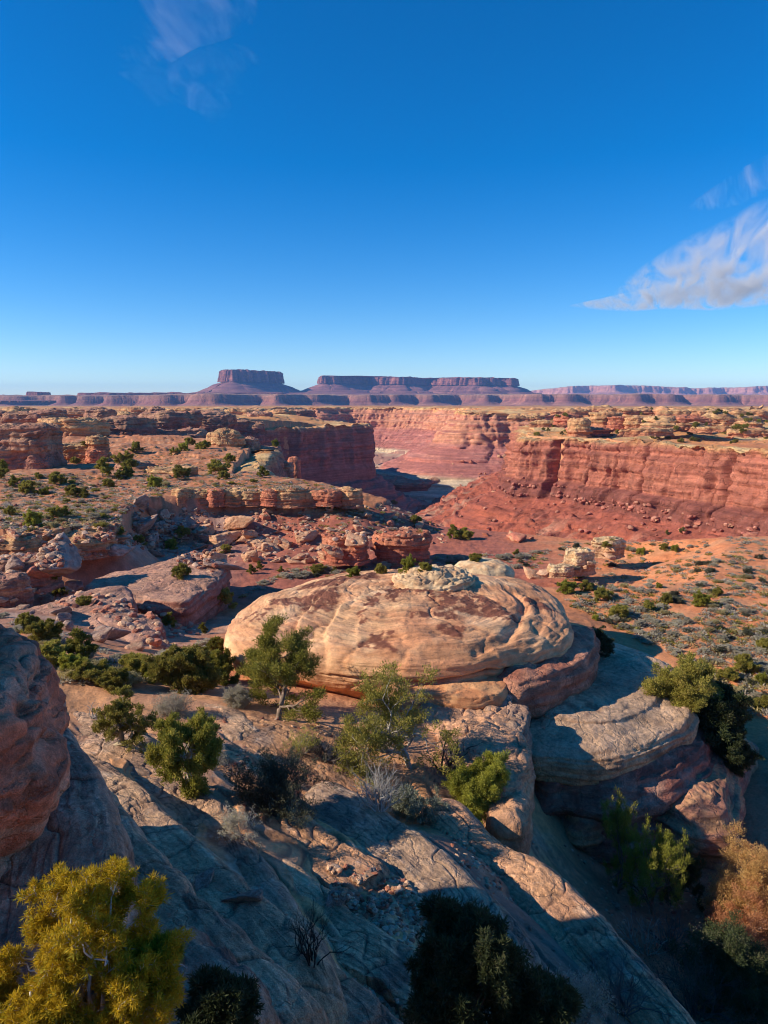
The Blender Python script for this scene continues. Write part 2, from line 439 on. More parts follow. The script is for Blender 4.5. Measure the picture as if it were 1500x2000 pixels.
def ground_color(x, y, z, nz):
    r = np.hypot(x, y)
    n = fbm(x / 14, y / 14, 2.0, 4); n2 = fbm(x / 3.5, y / 3.5, 9.0, 4)
    c = mixc(SOIL, SAND, sm(-.1, .7, n) * .6)
    c = mixc(c, SOILD, sm(.15, .8, n2) * .7)
    fl = sm(28, 36, x + .2 * y) * sm(40, 46, y) * sm(130, 100, y) * sm(10, 16, x)
    c = mixc(c, mixc(C(.52, .215, .112), C(.50, .25, .14), sm(-.2, .5, n2)), fl * .85)
    # left plateau: browner, with bare slabs
    lf = sm(-4, -14, x - (y - 90) * .05) * sm(60, 75, y) * sm(320, 230, y)
    c = mixc(c, mixc(C(.33, .15, .085), C(.40, .24, .15), sm(-.1, .5, n2)), lf * .8)
    # amphitheatre talus: dark red dirt
    s = poly_sd(x, y, AMPH)
    c = mixc(c, C(.30, .115, .08), sm(0, 2, s) * sm(-30, -22, x) * sm(60, 74, y) * sm(30, 14, x))
    hill = sm(-10, -14, x) * sm(36, 40, y) * sm(64, 58, y)
    c = mixc(c, mixc(C(.30, .17, .12), C(.40, .30, .23), sm(0, .5, n2)), hill * .8)
    c = mixc(c, C(.33, .25, .21), sm(0, 2, s) * sm(-14, -24, x) * sm(60, 70, y) * (.55 + .45 * n2))
    # near bench: pale sandy slickrock dust; shaded wash: brown debris
    nb = sm(36, 28, y) * sm(14, 8, x)
    c = mixc(c, mixc(C(.53, .30, .165), C(.44, .26, .165), sm(-.2, .4, n2)), nb * .8)
    q = (x * .75 + y * .66) / 1.1 + .7 * fbm(x / 3.5, y / 3.5, 2.2, 3)
    lay = fbm(q, (x - y) / 16, 4.4, 3, .5) * 2.6
    fr = lay - np.floor(lay)
    nb2 = nb * sm(27, 22, y)
    c = mixc(c, C(.10, .07, .055), nb2 * sm(.5, .62, fr) * sm(.8, .68, fr) * .7)
    c = mixc(c, C(.16, .11, .085), nb2 * sm(.1, .6, fbm(q * .8, (x - y) / 5, 1.4, 4, .6)) * .6)
    c = mixc(c, C(.52, .42, .33), nb2 * sm(.2, .6, fbm(x / .8, y / .8, 7.4, 4, .6)) * .4)
    c = c * (1 + np.clip(.4 * nb2 * fbm(q * 5, (x - y) / 4, 2.2, 4, .6), -.5, .6))[..., None]
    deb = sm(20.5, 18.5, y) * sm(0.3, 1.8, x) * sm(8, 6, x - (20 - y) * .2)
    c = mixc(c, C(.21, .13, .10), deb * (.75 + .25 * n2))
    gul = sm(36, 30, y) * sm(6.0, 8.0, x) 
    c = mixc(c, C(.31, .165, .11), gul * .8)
    # far plateau: caprock buff, brush grey-green, red soil
    f = sm(300, 520, r)
    fc = mixc(C(.50, .25, .115), C(.56, .39, .20), sm(.0, .5, fbm(x / 40, y / 40, 3.3, 4)))
    fc = mixc(fc, C(.22, .18, .10), sm(.25, .6, fbm(x / 14, y / 14, 7.3, 4)) * .6)
    c = mixc(c, fc, f)
    vf = sm(1100, 2300, r)
    c = mixc(c, mixc(C(.27, .12, .09), C(.33, .22, .13), sm(-.1, .4, fbm(x / 400, y / 130, 1.3, 4))), vf)
    # canyon floor
    cf = sm(-60, -75, z) * sm(260, 330, y)
    cc = mixc(C(.36, .205, .155), C(.42, .31, .22), sm(.0, .5, fbm(x / 40, y / 40, 1.1, 3)))
    cc = mixc(cc, C(.28, .17, .13), sm(-108, -114, z))
    c = mixc(c, cc, cf)
    # steep faces show the rock
    st = sm(.80, .55, nz)
    rk = mixc(REDC, TAN, .5 + .5 * fbm(x / 30, y / 30, z / 2, 2))
    c = mixc(c, rk, st * .8 * (1 - vf) * sm(45, 70, r))
    return c
def build_terrain():
    az = np.concatenate([np.linspace(-100, -33, 60, endpoint=False), np.linspace(-33, 33, 900), np.linspace(33.7, 100, 60)])
    az = np.radians(az)
    rr = np.concatenate([np.exp(np.linspace(math.log(2.2), math.log(150), 760, endpoint=False)),
                         np.exp(np.linspace(math.log(150), math.log(1500), 380, endpoint=False)),
                         np.exp(np.linspace(math.log(1500), math.log(14500), 120))])
    A, Rr = np.meshgrid(az, rr)
    X, Y = np.sin(A) * Rr, np.cos(A) * Rr
    Z = H(X, Y)
    V = np.stack([X, Y, Z], -1)
    nz = np.abs(grid_normals(V)[..., 2])
    c = ground_color(X, Y, Z, nz)
    me = grid_mesh('terrain', V, c)
    return tag(link('terrain', me, M['ground']), kind='structure')
terrain = build_terrain()

# ------------------------------------------------------------------ canyon walls: sheets swept along the rim, full relief up the face
def strata(z, rim, s, kind):
    """albedo by depth below the rim."""
    d = rim - z
    wob = d + 1.2 * fbm(s / 30, z / 8, 1.0, 3)
    band = fbm(0.3 * s / 60, wob / 1.1, 3.0, 3)
    if kind == 'right':
        wob2 = wob + 1.6 * fbm(s / 14, 3.1, .4, 3)
        c = mixc(C(.47, .30, .16), C(.42, .21, .13), sm(.0, 1.4, wob2))
        c = mixc(c, C(.37, .16, .115), sm(.8, 2.6, wob2))
        c = mixc(c, C(.26, .11, .082), sm(.0, .5, band) * .75)
        c = mixc(c, C(.47, .21, .145), sm(-.05, -.5, band) * .7)
        c = mixc(c, C(.50, .235, .165), sm(.15, .6, fbm(s / 20, wob / 5, 5, 3)) * sm(6, 14, wob) * .6)
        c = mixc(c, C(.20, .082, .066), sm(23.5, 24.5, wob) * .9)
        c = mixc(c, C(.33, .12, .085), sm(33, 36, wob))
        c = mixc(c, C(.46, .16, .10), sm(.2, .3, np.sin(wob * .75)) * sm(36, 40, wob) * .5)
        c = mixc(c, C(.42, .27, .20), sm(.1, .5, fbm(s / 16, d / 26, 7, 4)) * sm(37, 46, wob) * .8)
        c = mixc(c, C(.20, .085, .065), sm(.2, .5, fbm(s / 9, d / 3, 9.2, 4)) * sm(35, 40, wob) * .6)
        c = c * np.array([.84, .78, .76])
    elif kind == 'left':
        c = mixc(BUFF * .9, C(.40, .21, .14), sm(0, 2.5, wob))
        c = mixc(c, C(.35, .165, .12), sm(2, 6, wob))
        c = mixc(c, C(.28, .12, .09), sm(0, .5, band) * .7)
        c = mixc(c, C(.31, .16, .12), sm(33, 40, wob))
    else:
        c = mixc(YEL, C(.45, .22, .14), sm(.5, 5, wob))
        c = mixc(c, C(.50, .26, .18), sm(.0, .5, band) * .8)
        c = mixc(c, C(.34, .13, .10), sm(-.1, -.5, band) * .9)
        c = mixc(c, C(.36, .15, .12), sm(32, 42, wob))
        c = mixc(c, C(.42, .20, .16), sm(.0, .5, fbm(s / 30, wob / 4, 9, 3)) * sm(32, 42, wob) * .8)
        c = mixc(c, C(.44, .33, .24), sm(66, 70, wob))
        c = mixc(c, C(.56, .45, .32), sm(69, 71, wob) * sm(84, 80, wob))
    streak = sm(.3, .8, fbm(s / 6, z / 30, 2.2, 4))
    c = mixc(c, C(.22,.10,.075), streak * .5 * sm(3, 8, d) * sm(34, 26, d))
    return c
def wall(name, rim, prof, ns, nt, kind, amp=4.0, fs=16., normal_smooth=9, clefts=()):
    rim = np.asarray(rim, float)
    rp = catmull(rim, ns)
    k = np.ones(normal_smooth) / normal_smooth
    tg = np.gradient(rp[:, :2], axis=0)
    pad = np.pad(tg, ((normal_smooth, normal_smooth), (0, 0)), 'edge')
    for _ in range(3):
        pad = np.stack([np.convolve(pad[:, c], k, 'same') for c in (0, 1)], 1)
    tg = pad[normal_smooth:-normal_smooth]
    tg /= np.linalg.norm(tg, axis=1)[:, None]
    nrm = np.stack([-tg[:, 1], tg[:, 0]], 1)       # rim runs counter-clockwise: the canyon is on its left
    pr = np.asarray(prof, float)
    wts = np.concatenate([[0], np.cumsum(np.hypot(np.diff(pr[:, 0]) * .55, np.diff(pr[:, 1])))])
    tt = np.linspace(0, wts[-1], nt)
    D = np.interp(tt, wts, pr[:, 0]); Zp = np.interp(tt, wts, pr[:, 1])
    s = np.concatenate([[0], np.cumsum(np.linalg.norm(np.diff(rp[:, :2], axis=0), axis=1))])
    S, DD = np.meshgrid(s, D, indexing='ij'); _, ZZ = np.meshgrid(s, Zp, indexing='ij')
    rimz = rp[:, 2][:, None] if rp.shape[1] > 2 else H(rp[:, 0], rp[:, 1] , False)[:, None] * 0 + plateau(rp[:, 0], rp[:, 1])[:, None]
    face = sm(-2, 1.0, DD)
    cliff = face * sm(-42, -26, ZZ) if kind != 'back' else face * .8
    Zw = rimz + ZZ + (1.6 * fbm(S / 18, 2.2, 1.1, 3) + .8 * np.floor(2 * fbm(S / 9, 5.2, 1.1, 2))) * sm(-9, -3, DD) * sm(-12, -3, ZZ)
    qz = lambda t, k: (np.floor(t * k) + sm(.86, 1, t * k - np.floor(t * k))) / k
    but = qz(fbm(S / (fs * .8), Zw / 60, 1.3, 3, .5), 5) * amp * 1.0 + fbm(S / 4, Zw / 5, 1.9, 4, .55) * amp * .10
    but += np.clip(ridge(S / (fs * .55), Zw / 80, 6.3, 2) - .3, -1, 1) * amp * .35
    lay = qz(fbm(S / 70, Zw / 3.0, 4.1, 3, .6), 3) * amp * .34 + (np.floor(fbm(S / 60, Zw / 5, 8.8, 2) * 4) / 4) * amp * .22
    blk = qz(fbm(S / 6, Zw / 8, 2.8, 2), 4) * amp * .28 + qz(fbm(S / 2.6, Zw / 4, 5.8, 2), 3) * amp * .10
    blk = blk + (np.floor(fbm(S / (fs * .8), Zw / 260, 12.8, 2) * 5) / 5) * amp * .9
    jn = 1 - np.abs(fbm(S / (fs * 1.6), Zw / 90, 21.3, 3, .7)) * 9
    blk = blk - np.clip(jn, 0, 1) ** 1.5 * amp * .8 * sm(-.2, .3, fbm(S / 60, Zw / 20, 31.3, 2))
    blk = blk + fbm(S / 70, Zw / 100, 17.7, 2) * amp * 1.1
    for cx, cw, cd in clefts:
        cs = s[np.argmin(np.abs(rp[:, 0] - cx) + 1e6 * (rp[:, 1] > 440))]
        blk = blk - cd * np.exp(-np.abs((S - cs - 1.5 * fbm(Zw / 9, 1.1, cx, 2)) / cw) ** 3)
    tal = fbm(S / 9, DD / 9, 3.3, 5, .6) * 1.3 + np.clip(fbm(S / 2.5, DD / 2.5, 6.3, 3), .1, 1) * 1.1
    gully = fbm(S / 18, DD / 90, 5.3, 3) * 2.2 * sm(8, 30, DD)
    off = DD + (but + lay + blk) * cliff + (fbm(S / 25, DD / 12, 6.6, 3) * 5) * (1 - cliff) * sm(4, 14, DD)
    led = qz(fbm(S / 30, DD / 8, 14.1, 3), 3) * 2.2 + qz(fbm(S / 7, DD / 4, 15.1, 2), 3) * .8
    Z = Zw + (tal + gully + led) * (1 - cliff) * face + fbm(S / 6, DD / 6, 2.1, 4) * .5 * (1 - face)
    Xc = rp[:, 0][:, None] + nrm[:, 0][:, None] * off
    Yc = rp[:, 1][:, None] + nrm[:, 1][:, None] * off
    c = strata(Z, rimz, S, kind)
    inland = 1 - face
    fc = mixc(C(.48, .245, .12), C(.56, .39, .21), sm(-.2, .4, fbm(Xc / 14, Yc / 14, 3.3, 4)))
    c = mixc(c, fc, inland)
    me = grid_mesh(name, np.stack([Xc, Yc, Z], -1), c)
    return tag(link(name, me, M['wall']), kind='structure')
def part(poly, a, b): return [tuple(p) for p in poly[a:b]]
RIM_R = [(235, 90, -17.5)] + [(200, 130, -17.8), (178, 200, -18), (150, 265, -18.2), (134, 330, -19.5), (118, 378, -20.5), (103, 412, -21.5), (90, 430, -22.3), (85, 448, -22.6),
         (99, 520, -21), (120, 600, -19.5), (170, 690, -18), (250, 760, -16)]
PR_R = [(-30, -2), (-14, -.5), (-4, .1), (0, 0), (1.0, -2.2), (1.1, -5), (2.2, -5.4), (2.8, -14), (3.4, -20), (4, -24), (8, -25.3), (9.2, -29), (10.5, -34), (17, -37), (38, -47), (41, -47.4), (42.5, -51),
        (62, -60), (64, -60.3), (65, -63), (110, -84), (140, -92), (180, -100)]
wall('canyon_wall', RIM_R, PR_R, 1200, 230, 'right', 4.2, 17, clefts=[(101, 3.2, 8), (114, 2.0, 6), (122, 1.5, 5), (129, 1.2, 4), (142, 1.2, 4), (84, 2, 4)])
RIM_P = [(330, 900, -13), (250, 850, -13), (150, 850, -13), (110, 850, -12.5), (92, 862, -12.2), (88, 885, -12.2), (98, 920, -12), (125, 990, -11), (150, 1080, -10.5), (118, 1210, -10.5),
         (60, 1300, -10.5), (0, 1330, -10.5), (-70, 1350, -10.5), (-120, 1300, -10.5), (-150, 1310, -10.5), (-185, 1240, -10.5), (-250, 1180, -10.5), (-290, 1130, -10)]
PR_B = [(-70, -3), (-30, -.6), (-8, .2), (0, 0), (2, -5), (4, -9), (14, -11.5), (16, -17), (18, -22), (24, -24), (26, -33), (28, -37), (60, -52), (63, -55), (95, -68), (98, -69), (100, -74),
        (112, -75.5), (114, -81), (140, -83), (142, -87), (190, -96), (260, -104)]
wall('canyon_back_wall', RIM_P, PR_B, 760, 150, 'back', 7, 40, 13)
RIM_L = [(-330, 1000, -17), (-240, 1000, -17), (-130, 860, -18), (-60, 740, -19), (-24, 690, -20), (-15, 664, -20), (-18, 640, -20), (-62, 596, -20.5), (-112, 540, -20), (-160, 470, -19), (-178, 410, -18.5), (-150, 340, -18),
         (-105, 300, -17), (-66, 268, -16.2), (-38, 238, -15.5), (-34, 220, -15)]
PR_L = [(-60, -3), (-14, -.4), (-3, .2), (0, 0), (1, -3), (1.6, -8), (2.6, -18), (3.4, -34), (5, -36), (6, -47), (9, -49), (22, -58), (23, -62), (48, -74), (75, -84), (95, -96)]
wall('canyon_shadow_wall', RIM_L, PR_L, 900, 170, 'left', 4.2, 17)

RIM_N = [(-52, 252, -15.8), (-38, 238, -15.5), (-33, 215, -15), (-30, 190, -14.6), (-25, 150, -14.2), (-18, 126, -13.9), (-10, 119, -14.2)]
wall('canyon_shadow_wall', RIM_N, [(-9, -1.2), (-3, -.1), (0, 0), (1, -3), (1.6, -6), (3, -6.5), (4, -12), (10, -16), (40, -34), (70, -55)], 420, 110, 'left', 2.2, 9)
# ------------------------------------------------------------------ far benches and mesas
def far_color(z, rimz, s, cliff, kind):
    d = rimz - z
    wob = d + 12 * fbm(s / 300, z / 60, 1.0, 3)
    if kind == 'near':
        c = mixc(C(.22, .095, .08), C(.14, .065, .06), sm(-.2, .5, fbm(s / 90, wob / 16, 3.0, 3)))
        c = mixc(c, C(.32, .145, .105), sm(.2, .6, fbm(s / 25, wob / 90, 3.9, 3)))
        c = mixc(c, C(.32, .17, .13), (1 - cliff) * .8)
    else:
        c = mixc(C(.46, .24, .17), C(.36, .17, .12), sm(-.2, .5, fbm(s / 200, wob / 25, 3.0, 3)))
    return c
def sweep(rp, nrm, prof, nt, wt=.55):
    pr = np.asarray(prof, float)
    w_ = np.concatenate([[0], np.cumsum(np.hypot(np.diff(pr[:, 0]) * wt, np.diff(pr[:, 1])))])
    tt = np.linspace(0, w_[-1], nt)
    s = np.concatenate([[0], np.cumsum(np.linalg.norm(np.diff(rp[:, :2], axis=0), axis=1))])
    S, D = np.meshgrid(s, np.interp(tt, w_, pr[:, 0]), indexing='ij')
    _, Zp = np.meshgrid(s, np.interp(tt, w_, pr[:, 1]), indexing='ij')
    return S, D, Zp
def smooth_normals(rp, k, closed=False):
    tg = np.gradient(rp[:, :2], axis=0)
    if closed:
        tg = (np.roll(rp[:, :2], -1, 0) - np.roll(rp[:, :2], 1, 0)) * .5
    ker = np.ones(k) / k
    pad = np.pad(tg, ((k, k), (0, 0)), 'wrap' if closed else 'edge')
    pad = np.stack([np.convolve(pad[:, c], ker, 'same') for c in (0, 1)], 1)
    pad = np.stack([np.convolve(pad[:, c], ker, 'same') for c in (0, 1)], 1)
    tg = pad[k:-k]; tg /= np.linalg.norm(tg, axis=1)[:, None] + 1e-9
    return np.stack([-tg[:, 1], tg[:, 0]], 1)
def far_bench(name, rim, prof, ns, nt, amp, kind, k=7):
    rp = catmull(np.asarray(rim, float), ns)
    nrm = smooth_normals(rp, k)
    S, D, Zp = sweep(rp, nrm, prof, nt)
    Zw = rp[:, 2][:, None] + Zp
    face = sm(-5, 5, D)
    off = D + face * (fbm(S / 60, Zw / 300, 1.1, 4, .6) * amp + fbm(S / 300, Zw / 18, 5.1, 3) * amp * .3)
    Z = Zw + fbm(S / 120, D / 80, 2.2, 4) * 6 * (1 - sm(-5, 5, D) * sm(60, 30, D)) + (1 - face) * 9 * fbm(S / 500, D / 260, 4.2, 4)
    cl = sm(-5, 5, D) * sm(60, 40, D)
    c = far_color(Z, rp[:, 2][:, None], S, cl, kind)
    c = mixc(c, C(.36, .24, .15), (1 - face) * .6)
    inl = sm(-15, -60, D)
    nx = nrm[:, 0][:, None] * (1 - inl); ny = nrm[:, 1][:, None] * (1 - inl) - inl
    ys = np.convolve(np.pad(rp[:, 1], 60, 'edge'), np.ones(121) / 121, 'valid')[:, None]
    yb = lerp(rp[:, 1][:, None], ys, sm(-60, -400, D))
    V = np.stack([rp[:, 0][:, None] + nx * off, yb + ny * off, Z], -1)
    return link(name, grid_mesh(name, V, c), M['far'])
rg = random.Random(5)
rim = []
x = 3600.
while x > -3700:
    left = 1 - sm(-1500, -900, x)
    y0 = 4600 + 350 * math.sin(x / 900.) + 200 * math.sin(x / 410. + 1)
    rim.append((x, y0 + rg.uniform(-130, 130), 44 + 4 * math.sin(x / 700) - 6 * left))
    x -= rg.uniform(60, 150)
bench = far_bench('canyon_bench', rim, [(-3200, 16), (-1500, 10), (-300, 2), (-20, 0), (0, 0), (4, -14), (10, -38), (20, -44), (60, -60), (150, -78)], 1400, 46, 16, 'near')
tag(bench, kind='structure')
rim = []
x = 9500.
while x > 2000:
    rim.append((x, 12600 + 500 * math.sin(x / 800.) + rg.uniform(-350, 350), 262 - 40 * sm(7000, 9000, x) + 18 * math.sin(x / 500) - 60 * sm(3300, 2300, x)))
    x -= rg.uniform(150, 420)
tag(far_bench('distant_cliff_line', rim, [(-900, -60), (-60, 0), (0, 0), (8, -40), (18, -100), (60, -118), (400, -210), (900, -280)], 700, 40, 40, 'far'), kind='structure')

def mesa(name, label, outline, ztop, cap_h, prof_talus, ns, amp, tilt=(0, 0), kind='near'):
    root = empty(name, (float(np.mean([p[0] for p in outline])), float(np.mean([p[1] for p in outline])), ztop - cap_h))
    tag(root, label, 'mesa')
    o = np.asarray(outline, float)
    if sum(o[i, 0] * o[(i + 1) % len(o), 1] - o[(i + 1) % len(o), 0] * o[i, 1] for i in range(len(o))) > 0: o = o[::-1]
    lin = np.concatenate([o, o[:1]]); rp = resample(lin, ns + 1)[:-1]
    rp = rp + np.stack([fbm(np.arange(ns) * .11, 3.3, 1.1, 3), fbm(np.arange(ns) * .11, 7.3, 2.1, 3)], 1) * amp * .7
    nrm = smooth_normals(rp, 5, True)
    cen = rp.mean(0)
    rz = ztop + (rp[:, 0] - cen[0]) * tilt[0] + (rp[:, 1] - cen[1]) * tilt[1]
    zs = np.linspace(0, cap_h, 26)
    S = np.arange(ns)[:, None] * 12.0
    Zw = rz[:, None] - zs[None]
    off = 2 + zs[None] * .12 + fbm(S / 40, Zw / 400, 1.1, 4, .6) * amp * sm(-.01, .1, zs / cap_h)[None] + np.floor(3 * zs / cap_h)[None] * amp * .15
    top = [rp[:, :2] * k + cen[None, :2] * (1 - k) for k in (.05, .4, .7, .9, .98)]
    V = []
    for k, t in enumerate(top): V.append(np.stack([t[:, 0], t[:, 1], rz + fbm(t[:, 0] / 90, t[:, 1] / 90, 1, 4) * 9 + 2], 1))
    for j in range(26): V.append(np.stack([rp[:, 0] + nrm[:, 0] * off[:, j], rp[:, 1] + nrm[:, 1] * off[:, j], Zw[:, j]], 1))
    V = np.stack(V, 0)
    Sg = np.broadcast_to(np.arange(ns)[None] * 12., V.shape[:2])
    c = far_color(V[..., 2], ztop, Sg, 1.0, kind)
    ip = Vector((-root.location.x, -root.location.y, -root.location.z))
    a = link('cap_rock', grid_mesh('cap_rock', V + np.array(ip)[None, None], c, True), M['far'], root)
    S, D, Zp = sweep(np.concatenate([rp, rp[:1]]), nrm, prof_talus, 40)
    S = S[:-1]; D = D[:-1]; Zp = Zp[:-1]
    base = (rz - cap_h)[:, None]
    off = D - 4 + fbm(S / 60, D / 90, 4.4, 4) * amp * 1.2 * sm(0, 60, D) + np.clip(ridge(S / 110, D / 500, 2, 3), -1, 1) * amp * .9 * sm(0, 40, D)
    Z = base + Zp + fbm(S / 50, D / 30, 6.1, 3) * 4 * sm(0, 20, D)
    V = np.stack([rp[:, 0][:, None] + nrm[:, 0][:, None] * off, rp[:, 1][:, None] + nrm[:, 1][:, None] * off, Z], -1)
    c = mixc(C(.25, .125, .105), C(.18, .085, .08), sm(-.2, .4, fbm(S / 200, Zp / 9, 2.2, 3)))
    link('talus_slope', grid_mesh('talus_slope', np.swapaxes(V, 0, 1) + np.array(ip)[None, None], np.swapaxes(c, 0, 1), True), M['far'], root)
    return root
mesa('mesa', 'tall flat topped mesa standing alone on its long sloping skirt left of centre',
     [(-1370,6080),(-1300,5940),(-1235,5850),(-1130,5960),(-1010,6080),(-890,6220),(-930,6420),(-1150,6520),(-1330,6350)], 258, 96,
     [(0, 0), (190, -84), (250, -90), (265, -104), (640, -124), (1200, -160)], 420, 24, (-.01, 0))
mesa('mesa', 'long low flat topped mesa stretching across the middle of the horizon',
     [(-565,6560),(-545,6380),(-400,6450),(-150,6760),(-80,6640),(120,6560),(230,6600),(420,6950),(520,6700),(760,6560),(900,6540),(930,6640),(1020,6600),(1060,6700),(1150,6640),(1240,6800),(1100,7300),(-300,7300)], 222, 66,
     [(0, 0), (140, -62), (200, -67), (215, -80), (560, -98), (1000, -125)], 620, 26, (-.008, 0))
mesa('butte', 'small squat dark butte at the far left end of the horizon cliffs',
     [(-2340,4720),(-2260,4700),(-2200,4730),(-2215,4790),(-2310,4800)], 62, 22, [(0, 0), (40, -12), (120, -24), (300, -34)], 90, 4)
mesa('mesa', 'low dark shelf of rock stepping below the left skirt of the lone mesa',
     [(-2130,5000),(-1900,4960),(-1500,5050),(-1250,5000),(-1000,5080),(-700,5060),(-900,5400),(-2000,5400)], 60, 18, [(0, 0), (60, -14), (150, -22), (400, -40)], 260, 10)

# ------------------------------------------------------------------ clouds: thin lens-shaped bodies of vapour, high and far away
def cloud(name, label, outl, alt, thick, dens, ang, sx, sy, lo, hi, seed):
    """a level lens of ice crystals at altitude alt, covering the directions outlined (column,row)."""
    pts = catmull(np.array([PZ(u, v, alt) for u, v in outl]), 96, True)
    cen = pts.mean(0)
    n = 14
    ss = np.sin(np.linspace(0, 1, n) * math.pi / 2)[::-1]
    V = []
    for s_ in ss: V.append(np.stack([cen[0] + (pts[:, 0] - cen[0]) * s_, cen[1] + (pts[:, 1] - cen[1]) * s_, np.full(96, alt) - thick * max(0, 1 - s_ ** 2) ** 1.2], 1))
    front = np.stack(V[::-1], 0)
    back = front[::-1][1:].copy(); back[..., 2] = 2 * alt - back[..., 2]
    G = np.concatenate([front, back], 0)
    me = grid_mesh(name, G - cen, None, True, True)
    import bmesh as _bm
    bm = _bm.new(); bm.from_mesh(me); _bm.ops.remove_doubles(bm, verts=bm.verts, dist=1.0); _bm.ops.recalc_face_normals(bm, faces=bm.faces); bm.to_mesh(me); bm.free()
    m = bpy.data.materials.new(name + '_vapour'); m.use_nodes = True
    t = m.node_tree; N = t.nodes; L = t.links
    N.remove(N['Principled BSDF'])
    pv = N.new('ShaderNodeVolumePrincipled'); pv.inputs['Color'].default_value = (.90, .95, 1.0, 1); pv.inputs['Anisotropy'].default_value = 0.0
    tc = N.new('ShaderNodeTexCoord'); mp = N.new('ShaderNodeMapping')
    mp.vector_type = 'TEXTURE'
    mp.inputs['Rotation'].default_value = (0, 0, ang); mp.inputs['Scale'].default_value = (sx, sy, 400); mp.inputs['Location'].default_value = (seed * 911., seed * 77., 0)
    L.new(tc.outputs['Object'], mp.inputs['Vector'])
    nz_ = N.new('ShaderNodeTexNoise'); nz_.inputs['Scale'].default_value = 1; nz_.inputs['Detail'].default_value = 6; nz_.inputs['Roughness'].default_value = .62; nz_.inputs['Distortion'].default_value = .9
    L.new(mp.outputs[0], nz_.inputs['Vector'])
    mr = N.new('ShaderNodeMapRange'); mr.interpolation_type = 'SMOOTHSTEP'
    mr.inputs[1].default_value = lo; mr.inputs[2].default_value = hi; mr.inputs[3].default_value = 0; mr.inputs[4].default_value = dens
    L.new(nz_.outputs[0], mr.inputs[0]); L.new(mr.outputs[0], pv.inputs['Density'])
    L.new(pv.outputs[0], N['Material Output'].inputs['Volume'])
    o = link(name, me, m); o.location = cen
    return tag(o, label, 'cloud')
CLOUDS = True
if CLOUDS:
    cloud('cloud', 'white feathery wedge of cloud with a sharp left tip at the right',
          [(1110,598),(1215,609),(1300,605),(1400,607),(1520,596),(1640,585),(1700,420),(1660,350),(1510,378),(1420,425),(1340,462),(1280,500),(1225,540),(1185,580)], 2500, 130, .0034, R(-22), 420, 3000, .36, .74, 1)
    cloud('cloud', 'faint veil of thin cloud above the bright white wedge of cloud',
          [(1340,410),(1430,405),(1520,365),(1600,330),(1600,240),(1500,300),(1420,345)], 2500, 110, .0006, R(-30), 260, 1800, .46, .76, 3)
    cloud('cloud', 'thin wispy veil of high cloud at the top left of the sky',
          [(285,-60),(275,60),(310,130),(380,95),(480,62),(505,10),(490,-80)], 2500, 150, .0010, R(-18), 130, 700, .47, .80, 5)
    cloud('cloud', 'broken scraps of very thin cloud hanging below the top left wisp',
          [(230,80),(250,200),(330,195),(380,220),(440,250),(490,160),(520,100),(440,80),(340,75)], 2500, 130, .0009, R(-35), 90, 420, .53, .82, 8)
# ------------------------------------------------------------------ big rocks
def bump_fn(V, Nn, lay=.12, lay_h=.5, big=.25, big_s=2.5, small=.04, crack=.08, crack_s=3.0, seed=0.0, zs=1.0):
    x, y, z = V[..., 0], V[..., 1], V[..., 2]
    d = big * fbm(x / big_s + seed, y / big_s, z / big_s * zs, 3)
    if lay:
        q = z / lay_h + .6 * fbm(x / 5 + seed, y / 5, z / 5, 3)
        d = d + lay * fbm(seed + 0 * q, x / 14, q, 3, .6)
    d = d + small * fbm(x / .35 + seed, y / .35, z / .2, 4, .55)
    if crack:
        r = 1 - np.abs(fbm(x / crack_s + seed * 2, y / crack_s, z / (crack_s * .6), 3)) * 6
        d = d - crack * np.clip(r, 0, 1) ** 2
    return V + Nn * d[..., None]
def rock_col(V, Nn, base, base2, seed=0, s=3.0, varn=0., top=None, band=None, dust=0.):
    x, y, z = V[..., 0], V[..., 1], V[..., 2]
    c = mixc(base, base2, sm(-.35, .5, fbm(x / s + seed, y / s, z / s * 2.0, 5, .6)))
    if band is not None: c = mixc(c, band, sm(.1, .6, fbm(seed + 0 * x, x / 20, z / .5 + .5 * fbm(x / 5, y / 5, z, 2), 3, .6)) * .6)
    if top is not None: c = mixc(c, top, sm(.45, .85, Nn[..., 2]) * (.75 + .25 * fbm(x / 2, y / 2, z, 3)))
    if varn: c = mixc(c, VARN, sm(.35, .62, fbm(x / 2.6 + seed, y / 2.6, z / 1.2, 5, .6)) * varn)
    return c
